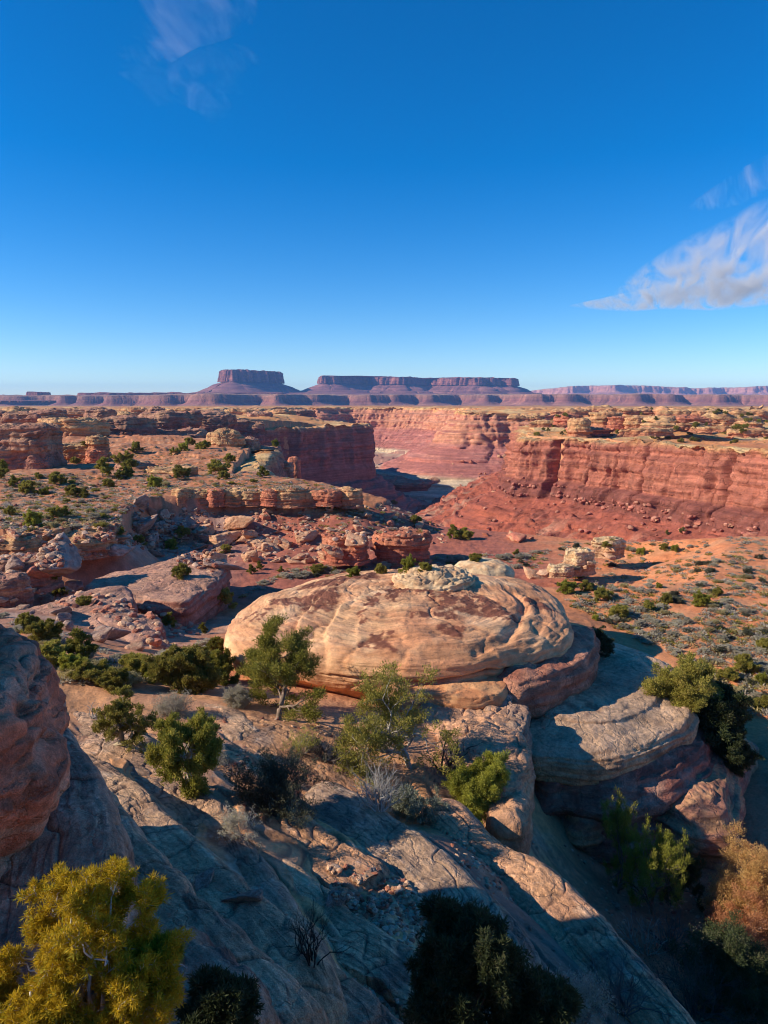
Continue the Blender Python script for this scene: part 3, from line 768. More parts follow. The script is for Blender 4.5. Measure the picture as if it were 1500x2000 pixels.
def loft(name, outline, prof, nu, nv, mat, colf, parent=None, shift=(0, 0), dome=0, origin=None, dispf=None, zf=None, **kw):
    """closed rock: outline (x,y) scaled by s at height z along the profile, capped on top."""
    o = np.asarray(outline, float)[:, :2]
    if sum(o[i, 0] * o[(i + 1) % len(o), 1] - o[(i + 1) % len(o), 0] * o[i, 1] for i in range(len(o))) < 0: o = o[::-1]
    oc = catmull(o, nu, True)
    cen = oc.mean(0)
    pr = np.asarray(prof, float)
    k = len(pr)
    scale = np.mean(np.linalg.norm(oc - cen, axis=1))
    q = np.stack([pr[:, 0] * scale, pr[:, 1]], 1)
    q = catmull(q, nv)                       # (s*scale, z)
    sr, zr = q[:, 0] / scale, q[:, 1]
    sr = np.maximum(sr, .0)
    t = np.linspace(0, 1, nv)
    V = cen[None, None, :2] + (oc[None] - cen) * sr[:, None, None]
    V = V + (np.asarray(shift)[None, None] * t[:, None, None])
    Z = np.broadcast_to(zr[:, None], V.shape[:2]).copy()
    if zf is not None: Z = Z + zf(V[..., 0], V[..., 1], sr[:, None] + 0 * Z)
    V = np.concatenate([V, Z[..., None]], -1)
    V[-1] = V[-1].mean(0)
    Nn = grid_normals(V, True)
    Nn[-1] = (0, 0, 1); Nn[-2:] = Nn[-2:] * .3 + np.array([0, 0, .7])
    W = bump_fn(V, Nn, **kw) if dispf is None else dispf(bump_fn(V, Nn, **kw), Nn)
    W[-1] = W[-1].mean(0)
    N2 = grid_normals(W, True)
    c = colf(W, N2)
    org = np.zeros(3) if origin is None else np.asarray(origin)
    return link(name, grid_mesh(name, W - org, c, True), mat, parent)
def segd(x, y, pl):
    """distance to a polyline and the side (+ left)"""
    best = np.full(x.shape, 1e9); side = np.zeros(x.shape)
    for (ax, ay), (bx, by) in zip(pl[:-1], pl[1:]):
        ex, ey = bx - ax, by - ay
        t = np.clip(((x - ax) * ex + (y - ay) * ey) / (ex * ex + ey * ey + 1e-9), 0, 1)
        d = np.hypot(x - ax - t * ex, y - ay - t * ey)
        s_ = np.sign(ex * (y - ay) - ey * (x - ax))
        m = d < best
        side = np.where(m, s_, side); best = np.where(m, d, best)
    return best, side
def pz2(pl, z): return [tuple(PZ(u, v, z)[:2]) for u, v in pl]

# --- the great dome
dome = empty('sandstone_dome', (1.0, 36, -13.5))
tag(dome, 'huge smooth pale orange sandstone dome lit by the sun in the middle of the view', 'rock dome')
DO = pz2([(436,1258),(462,1292),(540,1302),(620,1312),(700,1324),(800,1332),(900,1326),(1000,1306),(1075,1288),(1114,1262)], -11.7) + \
     [(P(1095,1200,39.0)[0], 39.0), (P(1030,1140,42.5)[0], 42.5), (P(900,1120,45)[0], 45), (P(760,1120,45.5)[0], 45.5), (P(630,1135,43.5)[0], 43.5), (P(520,1165,40)[0], 40), (P(455,1200,36.5)[0], 36.5)]
STEP = [  # carved steps on the dome: line, height, reach
    ([(575,1262),(590,1225),(640,1185),(700,1160),(760,1140)], .38, .9, 1),
    ([(645,1285),(640,1245),(665,1215),(720,1195),(790,1180),(860,1178)], .30, .9, 1),
    ([(700,1255),(705,1225),(740,1205),(790,1200)], .10, .5, 1),
    ([(1000,1175),(1025,1200),(1010,1235),(985,1255),(930,1270)], .22, .9, -1),
    ([(1045,1180),(1060,1215),(1040,1255)], .10, .8, -1),
    ([(1085,1185),(1090,1225),(1075,1262)], .06, .7, -1),
    ([(795,1165),(800,1200),(792,1240),(800,1285)], .05, .3, 1),
    ([(860,1262),(930,1268),(1000,1250)], .10, .5, 1),
]
STEP_W = [(pz2(l, -10.75), h, r, sg) for l, h, r, sg in STEP]
VAR = [(630,1190,38,22),(735,1257,32,12),(850,1222,40,7),(880,1245,30,10),(905,1200,70,18),(700,1225,14,7),(725,1200,14,6),(770,1186,22,9),(690,1150,50,9),(560,1190,40,8),(980,1215,30,10),(1050,1185,24,10),(500,1205,24,6),(820,1180,60,8),(725,1208,14,8),(640,1155,60,10)]
VAR_W = []
for u, v, a, b in VAR:
    c0 = PZ(u, v, -10.6); c1 = PZ(u + a, v, -10.6); c2 = PZ(u, v - b, -10.6)
    VAR_W.append((c0[0], c0[1], abs(c1[0] - c0[0]) * 1.05, abs(c2[1] - c0[1]) * 1.1))
def dome_disp(V, Nn):
    x, y, z = V[..., 0], V[..., 1], V[..., 2]
    top = sm(-12.0, -11.3, z)
    wx = x + .12 * fbm(x / 1.8, y / 1.8, 3, 3); wy = y + .22 * fbm(x / 1.8, y / 1.8, 8, 3)
    h = 0
    for pl, hh, r, sg in STEP_W:
        d, s = segd(wx, wy, pl)
        hh = hh * .75
        if sg < 0:      # a narrow carved groove
            h = h - hh * 1.25 * np.exp(-(d / .24) ** 2); continue
        h = h - hh * np.exp(-d / r) * np.where(s * sg > 0, 1.0, 0.0) * sm(0, .16, d) + hh * .15 * np.exp(-(d / .5) ** 2)
    V = V.copy(); V[..., 2] += h * top
    seam = np.exp(-((z + 11.75 + .25 * fbm(x / 3, y / 3, 0, 2)) / .07) ** 2) * sm(34, 31, y) * sm(-3, 0, x)
    V = V - Nn * (seam * .35)[..., None]
    el = np.hypot((x - 1) / 9.2, (y - 36.5) / 8.2) * 34 + 1.2 * fbm(x / 3, y / 3, 1.2, 4)
    V = V + Nn * (.028 * fbm(el, np.arctan2(y - 36.5, x - 1) * 1.6, 7.7, 4, .6) * top)[..., None]
    return V
def dome_col(V, Nn):
    x, y, z = V[..., 0], V[..., 1], V[..., 2]
    c = mixc(C(.575, .345, .20), C(.50, .27, .155), sm(-.3, .5, fbm(x / 2.2, y / 2.2, z, 5, .6)))
    c = mixc(c, C(.46, .225, .13), sm(.0, .5, fbm(x / 4.5, y / 4.5, 5, 4)) * .7)
    c = mixc(c, C(.62, .43, .27), sm(.2, .6, fbm(x / 3.1, y / 3.1, 15, 4)) * .6)
    rl = 0
    for pl, hh, r, sg in STEP_W[:3]:
        d, s = segd(x + .12 * fbm(x / 1.8, y / 1.8, 3, 3), y + .22 * fbm(x / 1.8, y / 1.8, 8, 3), pl)
        rl = np.maximum(rl, np.exp(-(d / .45) ** 2))
    bd = fbm(.7 * x / 9 , (y - 36) * .55 + z * 2.0 + .9 * fbm(x / 5, y / 5, 2.2, 3), 4.1, 4, .6)
    c = mixc(c, C(.64, .46, .30), sm(.2, .55, bd) * .22)
    c = mixc(c, C(.42, .20, .115), sm(-.1, -.5, bd) * .3)
    el = np.hypot((x - 1) / 9.2, (y - 36.5) / 8.2) * 34 + 1.2 * fbm(x / 3, y / 3, 1.2, 4)
    ln = fbm(el, np.arctan2(y - 36.5, x - 1) * 1.6, 7.7, 4, .6)
    c = c * (1 + np.clip(.30 * ln, -.3, .3))[..., None]
    c = mixc(c, C(.66, .49, .33), rl * .12)
    wx = x + .5 * fbm(x / .9, y / .9, 3, 4, .6); wy = y + .9 * fbm(x / .9, y / 1.3, 8, 4, .6)
    m = np.zeros(x.shape)
    for cx, cy, a, b in VAR_W:
        m = np.maximum(m, sm(1.1, .75, np.hypot((wx - cx) / a, (wy - cy) / b)))
    c = mixc(c, C(.155, .062, .042), m * .95 * sm(-.75, -.2, fbm(x / .5, y / .8, 2, 4, .65)))
    c = mixc(c, C(.52, .25, .14), sm(-11.6, -12.6, z) * .6)
    return c
PR_D = [(.78,-14.2),(.84,-13.4),(.91,-12.8),(.965,-12.4),(.985,-12.1),(.99,-11.85),(1.0,-11.6),(.99,-11.3),(.965,-11.0),(.91,-10.72),(.82,-10.45),(.66,-10.15),(.45,-9.88),(.22,-9.74),(0,-9.7)]
loft('dome_body', DO, PR_D, 520, 330, M['dome'], dome_col, dome, dispf=dome_disp, origin=dome.location, lay=.05, lay_h=.4, big=.2, big_s=3.5, small=.022, crack=.08, crack_s=3.5)
def ell(cx, cy, a, b, n=9, j=.1, seed=0, rot=0):
    r_ = random.Random(seed)
    o = []
    for i in range(n):
        t = 2 * math.pi * i / n; k = 1 + r_.uniform(-j, j)
        px, py = a * math.cos(t) * k, b * math.sin(t) * k
        o.append((cx + px * math.cos(rot) - py * math.sin(rot), cy + px * math.sin(rot) + py * math.cos(rot)))
    return o
cc = P(843, 1150, 38.6)
cream = lambda V, N: rock_col(V, N, C(.62, .46, .29), C(.54, .34, .20), 3, .8, band=C(.36, .25, .16), varn=.25)
loft('cap_rock', ell(cc[0], 38.6, 2.25, 2.5, 9, .08, 2), [(1.12,-10.5),(1.0,-10.0),(.96,-9.8),(.82,-9.5),(.6,-9.28),(.3,-9.12),(0,-9.08)], 200, 80, M['dome'], cream, dome, origin=dome.location, lay=.14, lay_h=.22, big=.16, big_s=1.0, small=.05, crack=.12, crack_s=.9)
lip = lambda V, N: rock_col(V, N, C(.53, .30, .165), C(.45, .215, .115), 5, 1.2, varn=.25)
LO = pz2([(700,1350),(760,1380),(850,1392),(930,1396),(985,1384),(1006,1352)], -12.75) + [(5.6, 31.5), (4, 33), (0, 33), (-1.4, 31)]
loft('lower_lip', LO, [(.8,-13.9),(.93,-13.5),(.99,-13.1),(1,-12.8),(.985,-12.45),(.95,-12.2),(.9,-12.05),(.6,-11.9),(0,-11.9)], 220, 90, M['dome'], lip, dome, origin=dome.location, lay=.10, lay_h=.3, big=.15, big_s=1.6, small=.025, crack=.06, crack_s=1.5)
RO = pz2([(985,1372),(1040,1372),(1100,1352),(1150,1325),(1172,1292),(1165,1260)], -12.75) + [(10.6, 36), (8, 39), (3, 38), (3, 33)]
redl = lambda V, N: rock_col(V, N, C(.30, .13, .09), C(.40, .21, .145), 9, 1.4, varn=.35)
loft('red_layer', RO, [(.86,-14.2),(.93,-13.7),(.99,-13.2),(1,-12.8),(.985,-12.4),(.94,-12.0),(.88,-11.8),(.5,-11.6),(0,-11.6)], 220, 80, M['redrock'], redl, dome, origin=dome.location, lay=.12, lay_h=.35, big=.2, big_s=1.6, small=.03, crack=.05, crack_s=2)

def single(o, label, cat, group=None): return tag(o, label, cat, group)
c2 = P(945, 1118, 46.5)
single(loft('sandstone_dome', ell(c2[0], 47.2, 2.2, 2.2, 9, .1, 4), [(.9,-14),(1,-12),(.97,-11.3),(.85,-10.9),(.55,-10.68),(0,-10.6)], 120, 50, M['dome'], cream, lay=.08, lay_h=.35, big=.12, big_s=1.2, small=.03, crack=.04),
       'small cream coloured dome of rock peeking over the back of the huge dome', 'rock dome')

# --- ledges right of the dome
greyc = lambda V, N: rock_col(V, N, C(.50, .32, .19), C(.40, .24, .15), 7, 2.2, varn=.55, top=C(.45, .32, .225))
KO = pz2([(1015,1478),(1085,1500),(1150,1505),(1230,1494),(1300,1466),(1348,1432),(1358,1392),(1335,1345)], -14.5) + [(15.6, 36.5), (14.6, 39.5), (11, 41), (7, 38), (4.6, 33)]
def ledge_z(x, y, s): return .15 * sm(.85, .3, s) * sm(13.5, 7, x)
single(loft('rock_ledge', KO, [(.80,-16.3),(.86,-15.75),(.93,-15.35),(.985,-14.95),(1.0,-14.55),(.985,-14.2),(.94,-13.98),(.84,-13.82),(.70,-13.72),(.66,-13.56),(.5,-13.46),(.25,-13.4),(0,-13.35)], 420, 190, M['slick'], greyc,
       zf=ledge_z, lay=.13, lay_h=.35, big=.2, big_s=3.0, small=.03, crack=.05, crack_s=2.5),
       'broad bulging grey sandstone ledge with one sunlit nose right below the huge dome', 'rock ledge')
BO = pz2([(1035,1545),(1110,1560),(1200,1570),(1290,1560),(1370,1520),(1408,1480),(1400,1430)], -15.6) + [(17, 36), (15, 40), (9, 40), (5, 35)]
redb = lambda V, N: rock_col(V, N, C(.27, .115, .085), C(.34, .20, .15), 13, 1.8, varn=.4)
single(loft('rock_ledge', BO, [(1.05,-17.9),(.99,-17.2),(.95,-16.7),(.99,-16.3),(.985,-16.0),(.93,-15.6),(.9,-15.3),(.86,-15.0),(.6,-14.6),(0,-14.5)], 320, 110, M['redrock'], redb, lay=.22, lay_h=.4, big=.25, big_s=2, small=.04, crack=.08, crack_s=2),
       'dark red undercut layer of rock beneath the bulging grey ledge', 'rock ledge')
AO = pz2([(1120,1640),(1200,1622),(1270,1612),(1330,1640),(1385,1655),(1440,1640),(1452,1585),(1445,1540)], -17.0) + [(18.4, 33), (16, 36), (10, 34), (7.5, 29)]
tanr = lambda V, N: rock_col(V, N, C(.45, .265, .16), C(.31, .155, .11), 17, 1.3, varn=.3)
single(loft('rock_ledge', AO, [(.88,-18.6),(.93,-18.0),(.95,-17.6),(1.0,-17.25),(1,-16.95),(.97,-16.7),(.91,-16.45),(.8,-16.2),(.5,-15.9),(0,-15.8)], 300, 110, M['redrock'], tanr, lay=.22, lay_h=.45, big=.22, big_s=2.4, small=.04, crack=.06, crack_s=2),
       'lowest tan and red ledge with a bowl shaped hollow above the dark gully', 'rock ledge')
# --- lumps under the left end of the dome
wx_ = lambda V, N: rock_col(V, N, C(.47, .27, .165), C(.39, .22, .15), 21, 1.6, varn=.25, top=C(.50, .30, .19))
PO = pz2([(845,1475),(890,1520),(950,1560),(1010,1562),(1042,1530),(1040,1470),(1010,1420)], -13.2) + [(5.5, 30.5), (2.5, 31), (1.2, 28)]
single(loft('rock_shelf', PO, [(.84,-15.2),(.9,-14.6),(.97,-14.0),(1.0,-13.5),(.985,-13.1),(.94,-12.8),(.85,-12.6),(.55,-12.45),(0,-12.4)], 240, 100, M['slick'], wx_, lay=.10, lay_h=.4, big=.22, big_s=1.8, small=.025, crack=.1, crack_s=1.6),
       'rounded tan rock shelf striped with branch shadows beneath the lip of the huge dome', 'rock shelf')
Q2 = pz2([(955,1618),(990,1640),(1022,1640),(1040,1612),(1030,1580)], -13.7) + [(4.6, 25.2), (3.4, 24.6)]
single(loft('rock_shelf', Q2, [(.85,-15.2),(.95,-14.5),(1,-13.9),(.97,-13.5),(.85,-13.2),(.5,-13.0),(0,-12.95)], 140, 60, M['slick'], wx_, lay=.05, lay_h=.4, big=.15, big_s=1.2, small=.02, crack=.05),
       'small round knob of tan rock hanging over the dark gully', 'rock shelf')
Q3 = pz2([(985,1445),(1010,1452),(1030,1425),(1032,1393),(1000,1385)], -12.8) + [(5.4, 29.5), (4.2, 29)]
single(loft('rock_shelf', Q3, [(.95,-13.9),(1,-13.3),(.98,-12.9),(.92,-12.65),(.8,-12.5),(.4,-12.45),(0,-12.45)], 120, 60, M['slick'], lambda V, N: rock_col(V, N, C(.36, .25, .18), C(.30, .20, .15), 5, .8), lay=.16, lay_h=.25, big=.15, big_s=.8, small=.03, crack=.08, crack_s=.8),
       'blocky grey layered stone wedged between the dome lip and the tan shelf', 'rock shelf')
# ------------------------------------------------------------------ foreground slabs and the left rock
def slab(label, spine, wa, ha, wb, hb, base=GREY, base2=C(.29,.20,.15), seed=0, ns=430, na=90, nb=140, pw=2.4, groove=.055, name='sandstone_slab', mat='slick', top=None, end=.06):
    sp = catmull(np.array([P(*p) for p in spine]), ns)
    tg = np.gradient(sp[:, :2], axis=0)
    k = np.ones(25) / 25
    tg = np.stack([np.convolve(np.pad(tg[:, c], 25, 'edge'), k, 'same')[25:-25] for c in (0, 1)], 1)
    tg /= np.linalg.norm(tg, axis=1)[:, None]
    nr = np.stack([-tg[:, 1], tg[:, 0]], 1)
    q = np.linspace(0, 1, ns)
    e = np.sqrt(np.clip(1 - np.clip((end - q) / end, 0, 1) ** 2, 0, 1)) * np.sqrt(np.clip(1 - np.clip((q - 1 + end) / end, 0, 1) ** 2, 0, 1))
    e = .25 + .75 * e
    ta = 1 - np.cos(np.linspace(0, 1, na) * math.pi / 2)
    tb = np.linspace(0, 1, nb)[1:]
    t = np.concatenate([-tb[::-1], ta])
    T, Q = np.meshgrid(t, q); E = e[:, None] + 0 * T
    w = np.interp(q, np.linspace(0, 1, len(wa)), wa)[:, None] if np.ndim(wa) else wa
    h = np.interp(q, np.linspace(0, 1, len(ha)), ha)[:, None] if np.ndim(ha) else ha
    wv = 1 + .22 * fbm(Q * 6, seed, .3, 3)
    off = np.where(T >= 0, T * w * wv * E, T * wb * wv * E)
    a = np.clip(T, 0, 1)
    dz = -h * (1 - np.power(np.clip(1 - a ** pw, 0, 1), 1 / pw)) - h * .25 * a ** 6
    b = np.clip(-T, 0, 1)
    dz = dz - np.where(T < 0, hb * b ** 1.4 + (.35 + .9 * abs(hb)) * sm(.86, 1.0, b), 0)
    dz = dz - (1 - E) * .9
    X = sp[:, 0][:, None] + nr[:, 0][:, None] * off
    Y = sp[:, 1][:, None] + nr[:, 1][:, None] * off
    Z = sp[:, 2][:, None] + dz
    s = np.concatenate([[0], np.cumsum(np.linalg.norm(np.diff(sp, axis=0), axis=1))])[:, None]
    V = np.stack([X, Y, Z], -1)
    Nn = grid_normals(V)
    Nn *= np.sign(Nn[..., 2:3] + 1e-6)
    g = off / 1.1 + .5 * fbm(X / 3.5 + seed, Y / 3.5, 1, 3)
    msk = sm(-.4, .2, fbm(X / 2.2 + seed, Y / 2.2, 4.4, 3))
    lay = fbm(seed * 3.1 + s / 7 + 0 * off, g, .7, 4, .55)
    steps = (np.floor(lay * 3.2) + sm(.7, 1, lay * 3.2 - np.floor(lay * 3.2))) / 3.2
    d = groove * .8 * (lay * .5 + steps * 1.0 * msk) + .09 * fbm(X / 2.2 + seed, Y / 2.2, Z / 2.2, 3) + .015 * fbm(X / .5, Y / .5, Z / .35 + seed, 3) + .014 * fbm(X / .22, Y / .22, Z / .2, 3)
    cr = 1 - np.abs(fbm(X / 1.8 + seed * 2, Y / 1.8, Z / 1.2, 3)) * 8
    d = d - .05 * np.clip(cr, 0, 1) ** 2
    fine = fbm(s / 3.5 + seed * 5, off / .10 + .8 * fbm(X / .9, Y / .9, 3.3, 3), 2.2, 4, .6)
    d = d + .010 * fine * (.4 + .6 * msk)
    V = V + Nn * d[..., None]
    N2 = grid_normals(V); N2 *= np.sign(N2[..., 2:3] + 1e-6)
    c = mixc(base, base2, sm(-.3, .45, fbm(X / 1.6 + seed, Y / 1.6, Z / .8, 5, .6)))
    c = mixc(c, C(.54, .46, .37), sm(.15, .7, lay * .6 * msk + .6 * fbm(X / .6, Y / .6, Z, 4)) * .35)
    c = mixc(c, C(.15, .105, .085), sm(.15, .6, fbm(s / 2.2 + seed, g * .5, 6, 4, .6)) * .75 * (.3 + .7 * msk))
    fr = lay * 3.2 - np.floor(lay * 3.2)
    c = mixc(c, C(.09, .065, .055), sm(.80, .93, fr) * sm(1.0, .97, fr) * msk * .7)
    c = mixc(c, C(.11, .075, .06), np.clip(cr, 0, 1) ** 3 * .7)
    c = c * (1 + np.clip(.34 * fine, -.35, .35))[..., None]
    if top is not None: c = mixc(c, top, sm(.6, .95, N2[..., 2]) * .7)
    return tag(link(name, grid_mesh(name, V, c), M[mat]), label, 'rock slab', 'slabs of the foreground slope')
LT = C(.50, .295, .18); LT2 = C(.43, .245, .155)
slab('long pale slab running down to the bottom edge along the dark gully, its upper part sunlit',
     [(850,1545,21.2),(900,1590,20.3),(960,1645,19.4),(1040,1687,18.4),(1130,1760,16.9),(1230,1880,14.9),(1340,2005,13.4),(1480,2200,11.5)], 1.0, 3.6, 1.7, .5, LT, LT2, 1)
slab('whaleback slab of grey rock ending beside the dark pine at the bottom',
     [(600,1520,20.5),(690,1562,19.6),(760,1610,18.6),(850,1680,17.1),(930,1760,15.6),(985,1850,14.1),(1008,1930,13.0),(1012,2050,11.8)], .9, 1.3, 2.4, .35, C(.44,.30,.20), C(.36,.25,.18), 2)
slab('slab edge with a sunlit crest running from the small twisted tree down into shade',
     [(150,1436,21.8),(230,1462,20.7),(330,1500,19.8),(400,1560,17.8),(450,1640,16.1),(510,1720,14.4),(570,1810,12.8),(610,1900,11.7),(640,1990,10.7)], .8, 1.4, 2.0, -.1, C(.44,.28,.18), C(.36,.24,.17), 3)
slab('dark streaked shaded slab second in from the slab with the sunlit crest',
     [(140,1465,20.0),(240,1530,17.2),(330,1620,14.8),(420,1700,13.1),(500,1780,11.9),(590,1880,10.7),(660,1990,9.9)], .6, .8, 2.0, -.15, C(.46,.31,.20), C(.35,.225,.15), 4, groove=.07)
slab('shaded grey slab nearest the foot of the red rock wall above the yellow green pine',
     [(150,1520,14.2),(240,1620,12.6),(330,1720,11.2),(420,1800,10.4),(520,1900,9.6),(620,2020,8.8)], .55, .9, 2.2, -.1, C(.48,.32,.21), C(.37,.235,.155), 5, groove=.07)
slab('tall grey lichen flecked slab leaning against the red rock wall at the left',
     [(85,1400,13.4),(135,1445,12),(175,1520,10.9),(198,1610,9.8),(203,1720,8.7),(190,1850,7.7)], .5, 2.6, 1.6, .05, C(.46,.31,.22), C(.36,.23,.16), 6)
slab('flat sunlit tan slab carrying the bushy pine in front of the dome',
     [(330,1405,25.4),(430,1400,25.2),(500,1405,24.7),(570,1428,23.8),(650,1482,22.8),(722,1535,21.7),(745,1580,20.9)], .6, 1.1, 3.0, .15, C(.50,.29,.17), C(.43,.235,.14), 7, groove=.03)
slab('orange tan slab with a dark groove passing below the dead grey branches',
     [(250,1432,23),(350,1456,22),(430,1482,21.2),(500,1522,19.9),(560,1565,18.9),(640,1630,17.5),(770,1705,16.2)], .5, .8, 1.5, .0, C(.48,.275,.165), C(.40,.235,.15), 8)
slab('pale curved strip of smooth rock behind the small twisted tree',
     [(120,1330,28),(200,1343,27.8),(280,1356,27.2),(350,1374,26.2),(415,1402,24.7),(465,1445,22.8)], 1.3, .45, 1.3, .7, C(.50,.34,.225), C(.43,.28,.185), 9, groove=.03)
slab('low blue grey shaded slab at the bottom edge right of the yellow green pine',
     [(330,1815,8.7),(400,1865,8.3),(455,1925,7.9),(500,2010,7.5)], .6, 1.2, 1.2, .2, C(.47,.33,.23), C(.37,.25,.17), 10)
slab('shaded slab with rubble lying on it in the middle of the lower slope',
     [(500,1640,16.6),(600,1720,15.3),(690,1790,14.2),(790,1845,13.5),(900,1930,12.7)], .45, .6, 1.3, -.05, C(.47,.31,.20), C(.36,.23,.15), 11)
slab('low shaded slab at the bottom edge left of the dark pine',
     [(520,1830,11.6),(620,1890,11),(720,1960,10.5),(800,2040,10)], .5, .7, 1.4, .1, C(.46,.31,.2), C(.36,.23,.16), 12)
slab('short tan slab with a cracked lit top under the bushes at far left',
     [(60,1400,24.5),(130,1395,24.5),(190,1400,24),(250,1425,22.6),(285,1460,21)], .5, .8, 1.6, .3, C(.42,.28,.19), C(.35,.235,.165), 13)

lr = empty('red_rock_wall', (-9, 9, -8.5))
tag(lr, 'tall shaded red brown rock wall overhanging at the left edge of the view', 'rock wall')
lcol = lambda V, N: rock_col(V, N, C(.52, .20, .125), C(.46, .27, .19), 31, 1.0, varn=.65, band=C(.33, .11, .075))
loft('upper_overhang', [(-4.42,8.8),(-4.75,10.0),(-5.7,11.6),(-7.6,12.6),(-11,12.6),(-12,9),(-10.5,6.4),(-7,6.4),(-5.2,7.3)],
     [(.80,-6.6),(.86,-6.0),(.93,-5.6),(.985,-5.15),(1,-4.85),(.995,-4.55),(.975,-4.2),(.94,-3.95),(.88,-3.75),(.7,-3.65),(0,-3.5)], 420, 200, M['redwall'], lcol, lr, origin=lr.location, lay=.12, lay_h=.45, big=.3, big_s=1.5, small=.035, crack=.12, crack_s=1.0)
loft('lower_wall', [(-4.85,8.3),(-5.3,9.8),(-7,11.5),(-11,11.5),(-12,8),(-9,5.5),(-6.5,6),(-5.3,7)],
     [(1.12,-9.4),(1.04,-8.4),(1.0,-7.6),(.97,-7.0),(.95,-6.6),(.93,-6.2),(.8,-5.8),(0,-5.6)], 380, 130, M['redwall'], lcol, lr, origin=lr.location, lay=.08, lay_h=.5, big=.28, big_s=1.2, small=.035, crack=.12, crack_s=1.0)
loft('unseen_shade_cliff', [(-9.0,14.0),(-13,13.4),(-18,12.6),(-23,11.4),(-22,6.2),(-16,5.4),(-10,5.6),(-8.7,7.2),(-8.7,11)],  # added mass out of view on the left, outline shaped to shade the foreground
     [(1.05,-10),(1.0,-6),(.98,-3),(1,-1.5),(.98,-.8),(.93,-.2),(.8,.3),(0,.6)], 240, 120, M['redwall'], lcol, lr, origin=lr.location, lay=.2, lay_h=.7, big=.4, big_s=2.5, small=.03, crack=.12, crack_s=2)
# ------------------------------------------------------------------ knobs, buttes, ledges
rg = random.Random(21)
def knob(name, label, cat, u, vt, vb, wpx, Y, seed, style='tan', depth=.8, group=None, mat='knob', res=1.0, lay=.1, flat=True, rot=0., sink=.12, j=.18, under=.035):
    base = P(u, vb, Y); top = P(u, vt, Y)
    wd = wpx / FPX * Y * .5; h = top[2] - base[2]
    z0, z1 = base[2] - h * sink, top[2]
    r_ = random.Random(seed)
    o = ell(base[0], base[1] + wd * depth * .6, wd, wd * depth, 11, j, seed, rot)
    if style == 'tan':   cols = (C(.50,.325,.18), C(.43,.23,.13)); red = C(.40,.18,.11)
    elif style == 'red': cols = (C(.45,.20,.125), C(.37,.14,.09)); red = C(.36,.13,.085)
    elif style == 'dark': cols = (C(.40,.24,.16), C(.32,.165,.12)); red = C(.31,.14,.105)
    else: cols = (C(.58,.44,.28), C(.50,.33,.19)); red = C(.45,.26,.16)
    def colf(V, N):
        k = (V[..., 2] - z0) / (z1 - z0)
        c = rock_col(V, N, cols[0], cols[1], seed, wd * .5, band=cols[1] * .75)
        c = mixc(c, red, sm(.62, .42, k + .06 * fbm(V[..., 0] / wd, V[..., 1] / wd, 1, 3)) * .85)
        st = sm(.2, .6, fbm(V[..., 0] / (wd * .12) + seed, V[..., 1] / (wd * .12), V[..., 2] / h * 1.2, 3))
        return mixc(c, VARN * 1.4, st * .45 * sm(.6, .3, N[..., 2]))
    pr = [(1.08, z0)]
    n = 6
    for i in range(n):
        k = (i + .6) / (n + .2)
        zz = z0 + (z1 - z0) * k
        s = 1.0 + r_.uniform(-under, under)
        if k > .8: s *= .93
        pr.append((s, zz)); pr.append((s - r_.uniform(0, under), zz + (z1 - z0) * .06))
    pr += [(.72, z0 + (z1 - z0) * .985), (.35, z1), (0, z1)] if flat else [(.7, z0 + (z1 - z0) * .97), (.4, z1 * .5 + (z0 + (z1 - z0) * 1.06) * .5), (0, z0 + (z1 - z0) * 1.08)]
    nu, nv = int(170 * res), int(90 * res)
    sc_ = wd
    ob = loft(name, o, pr, nu, nv, M[mat], colf, lay=min(h, wd) * lay * .45, lay_h=h * .12, big=wd * .10, big_s=wd * .6, small=wd * .012, crack=wd * .05, crack_s=wd * .7, seed=seed * 1.37)
    return tag(ob, label, cat, group)
B = 'butte'
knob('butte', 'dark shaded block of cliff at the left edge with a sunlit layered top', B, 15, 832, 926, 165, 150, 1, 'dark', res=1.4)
knob('butte', 'broad yellow layered shelf rock behind the mushroom knob at the left', B, 130, 820, 868, 125, 265, 2, 'tan', lay=.2)
knob('rock_shelf', 'flat yellow topped shelf of rock that the mushroom knob stands on', 'rock shelf', 140, 867, 908, 150, 172, 3, 'tan', .5, lay=.16)
knob('mushroom_rock', 'small tan mushroom shaped rock knob at the end of the yellow shelf', 'rock knob', 190, 852, 884, 42, 170, 4, 'tan', flat=False, under=.12)
knob('sandstone_hoodoo', 'round red rock lump right under the mushroom knob', 'rock knob', 184, 880, 912, 40, 167, 5, 'red', flat=False)
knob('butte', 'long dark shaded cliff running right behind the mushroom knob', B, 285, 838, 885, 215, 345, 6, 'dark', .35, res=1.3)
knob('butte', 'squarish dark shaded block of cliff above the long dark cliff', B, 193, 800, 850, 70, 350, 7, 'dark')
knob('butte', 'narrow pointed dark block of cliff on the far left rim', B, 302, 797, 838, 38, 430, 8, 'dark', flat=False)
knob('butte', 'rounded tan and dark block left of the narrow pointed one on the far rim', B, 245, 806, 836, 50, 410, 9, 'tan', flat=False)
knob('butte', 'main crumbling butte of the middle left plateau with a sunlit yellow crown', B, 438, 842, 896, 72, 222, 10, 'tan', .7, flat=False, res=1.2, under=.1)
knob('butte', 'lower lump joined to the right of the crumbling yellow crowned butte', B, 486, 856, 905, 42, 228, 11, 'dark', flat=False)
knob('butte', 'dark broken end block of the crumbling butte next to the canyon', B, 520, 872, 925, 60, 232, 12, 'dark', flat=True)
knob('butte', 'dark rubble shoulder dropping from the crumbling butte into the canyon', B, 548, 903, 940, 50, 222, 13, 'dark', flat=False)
knob('rock_pillar', 'short blocky pillar standing in canyon shade right of the crumbling butte', 'rock pillar', 577, 893, 1060, 30, 390, 14, 'red', under=.1)
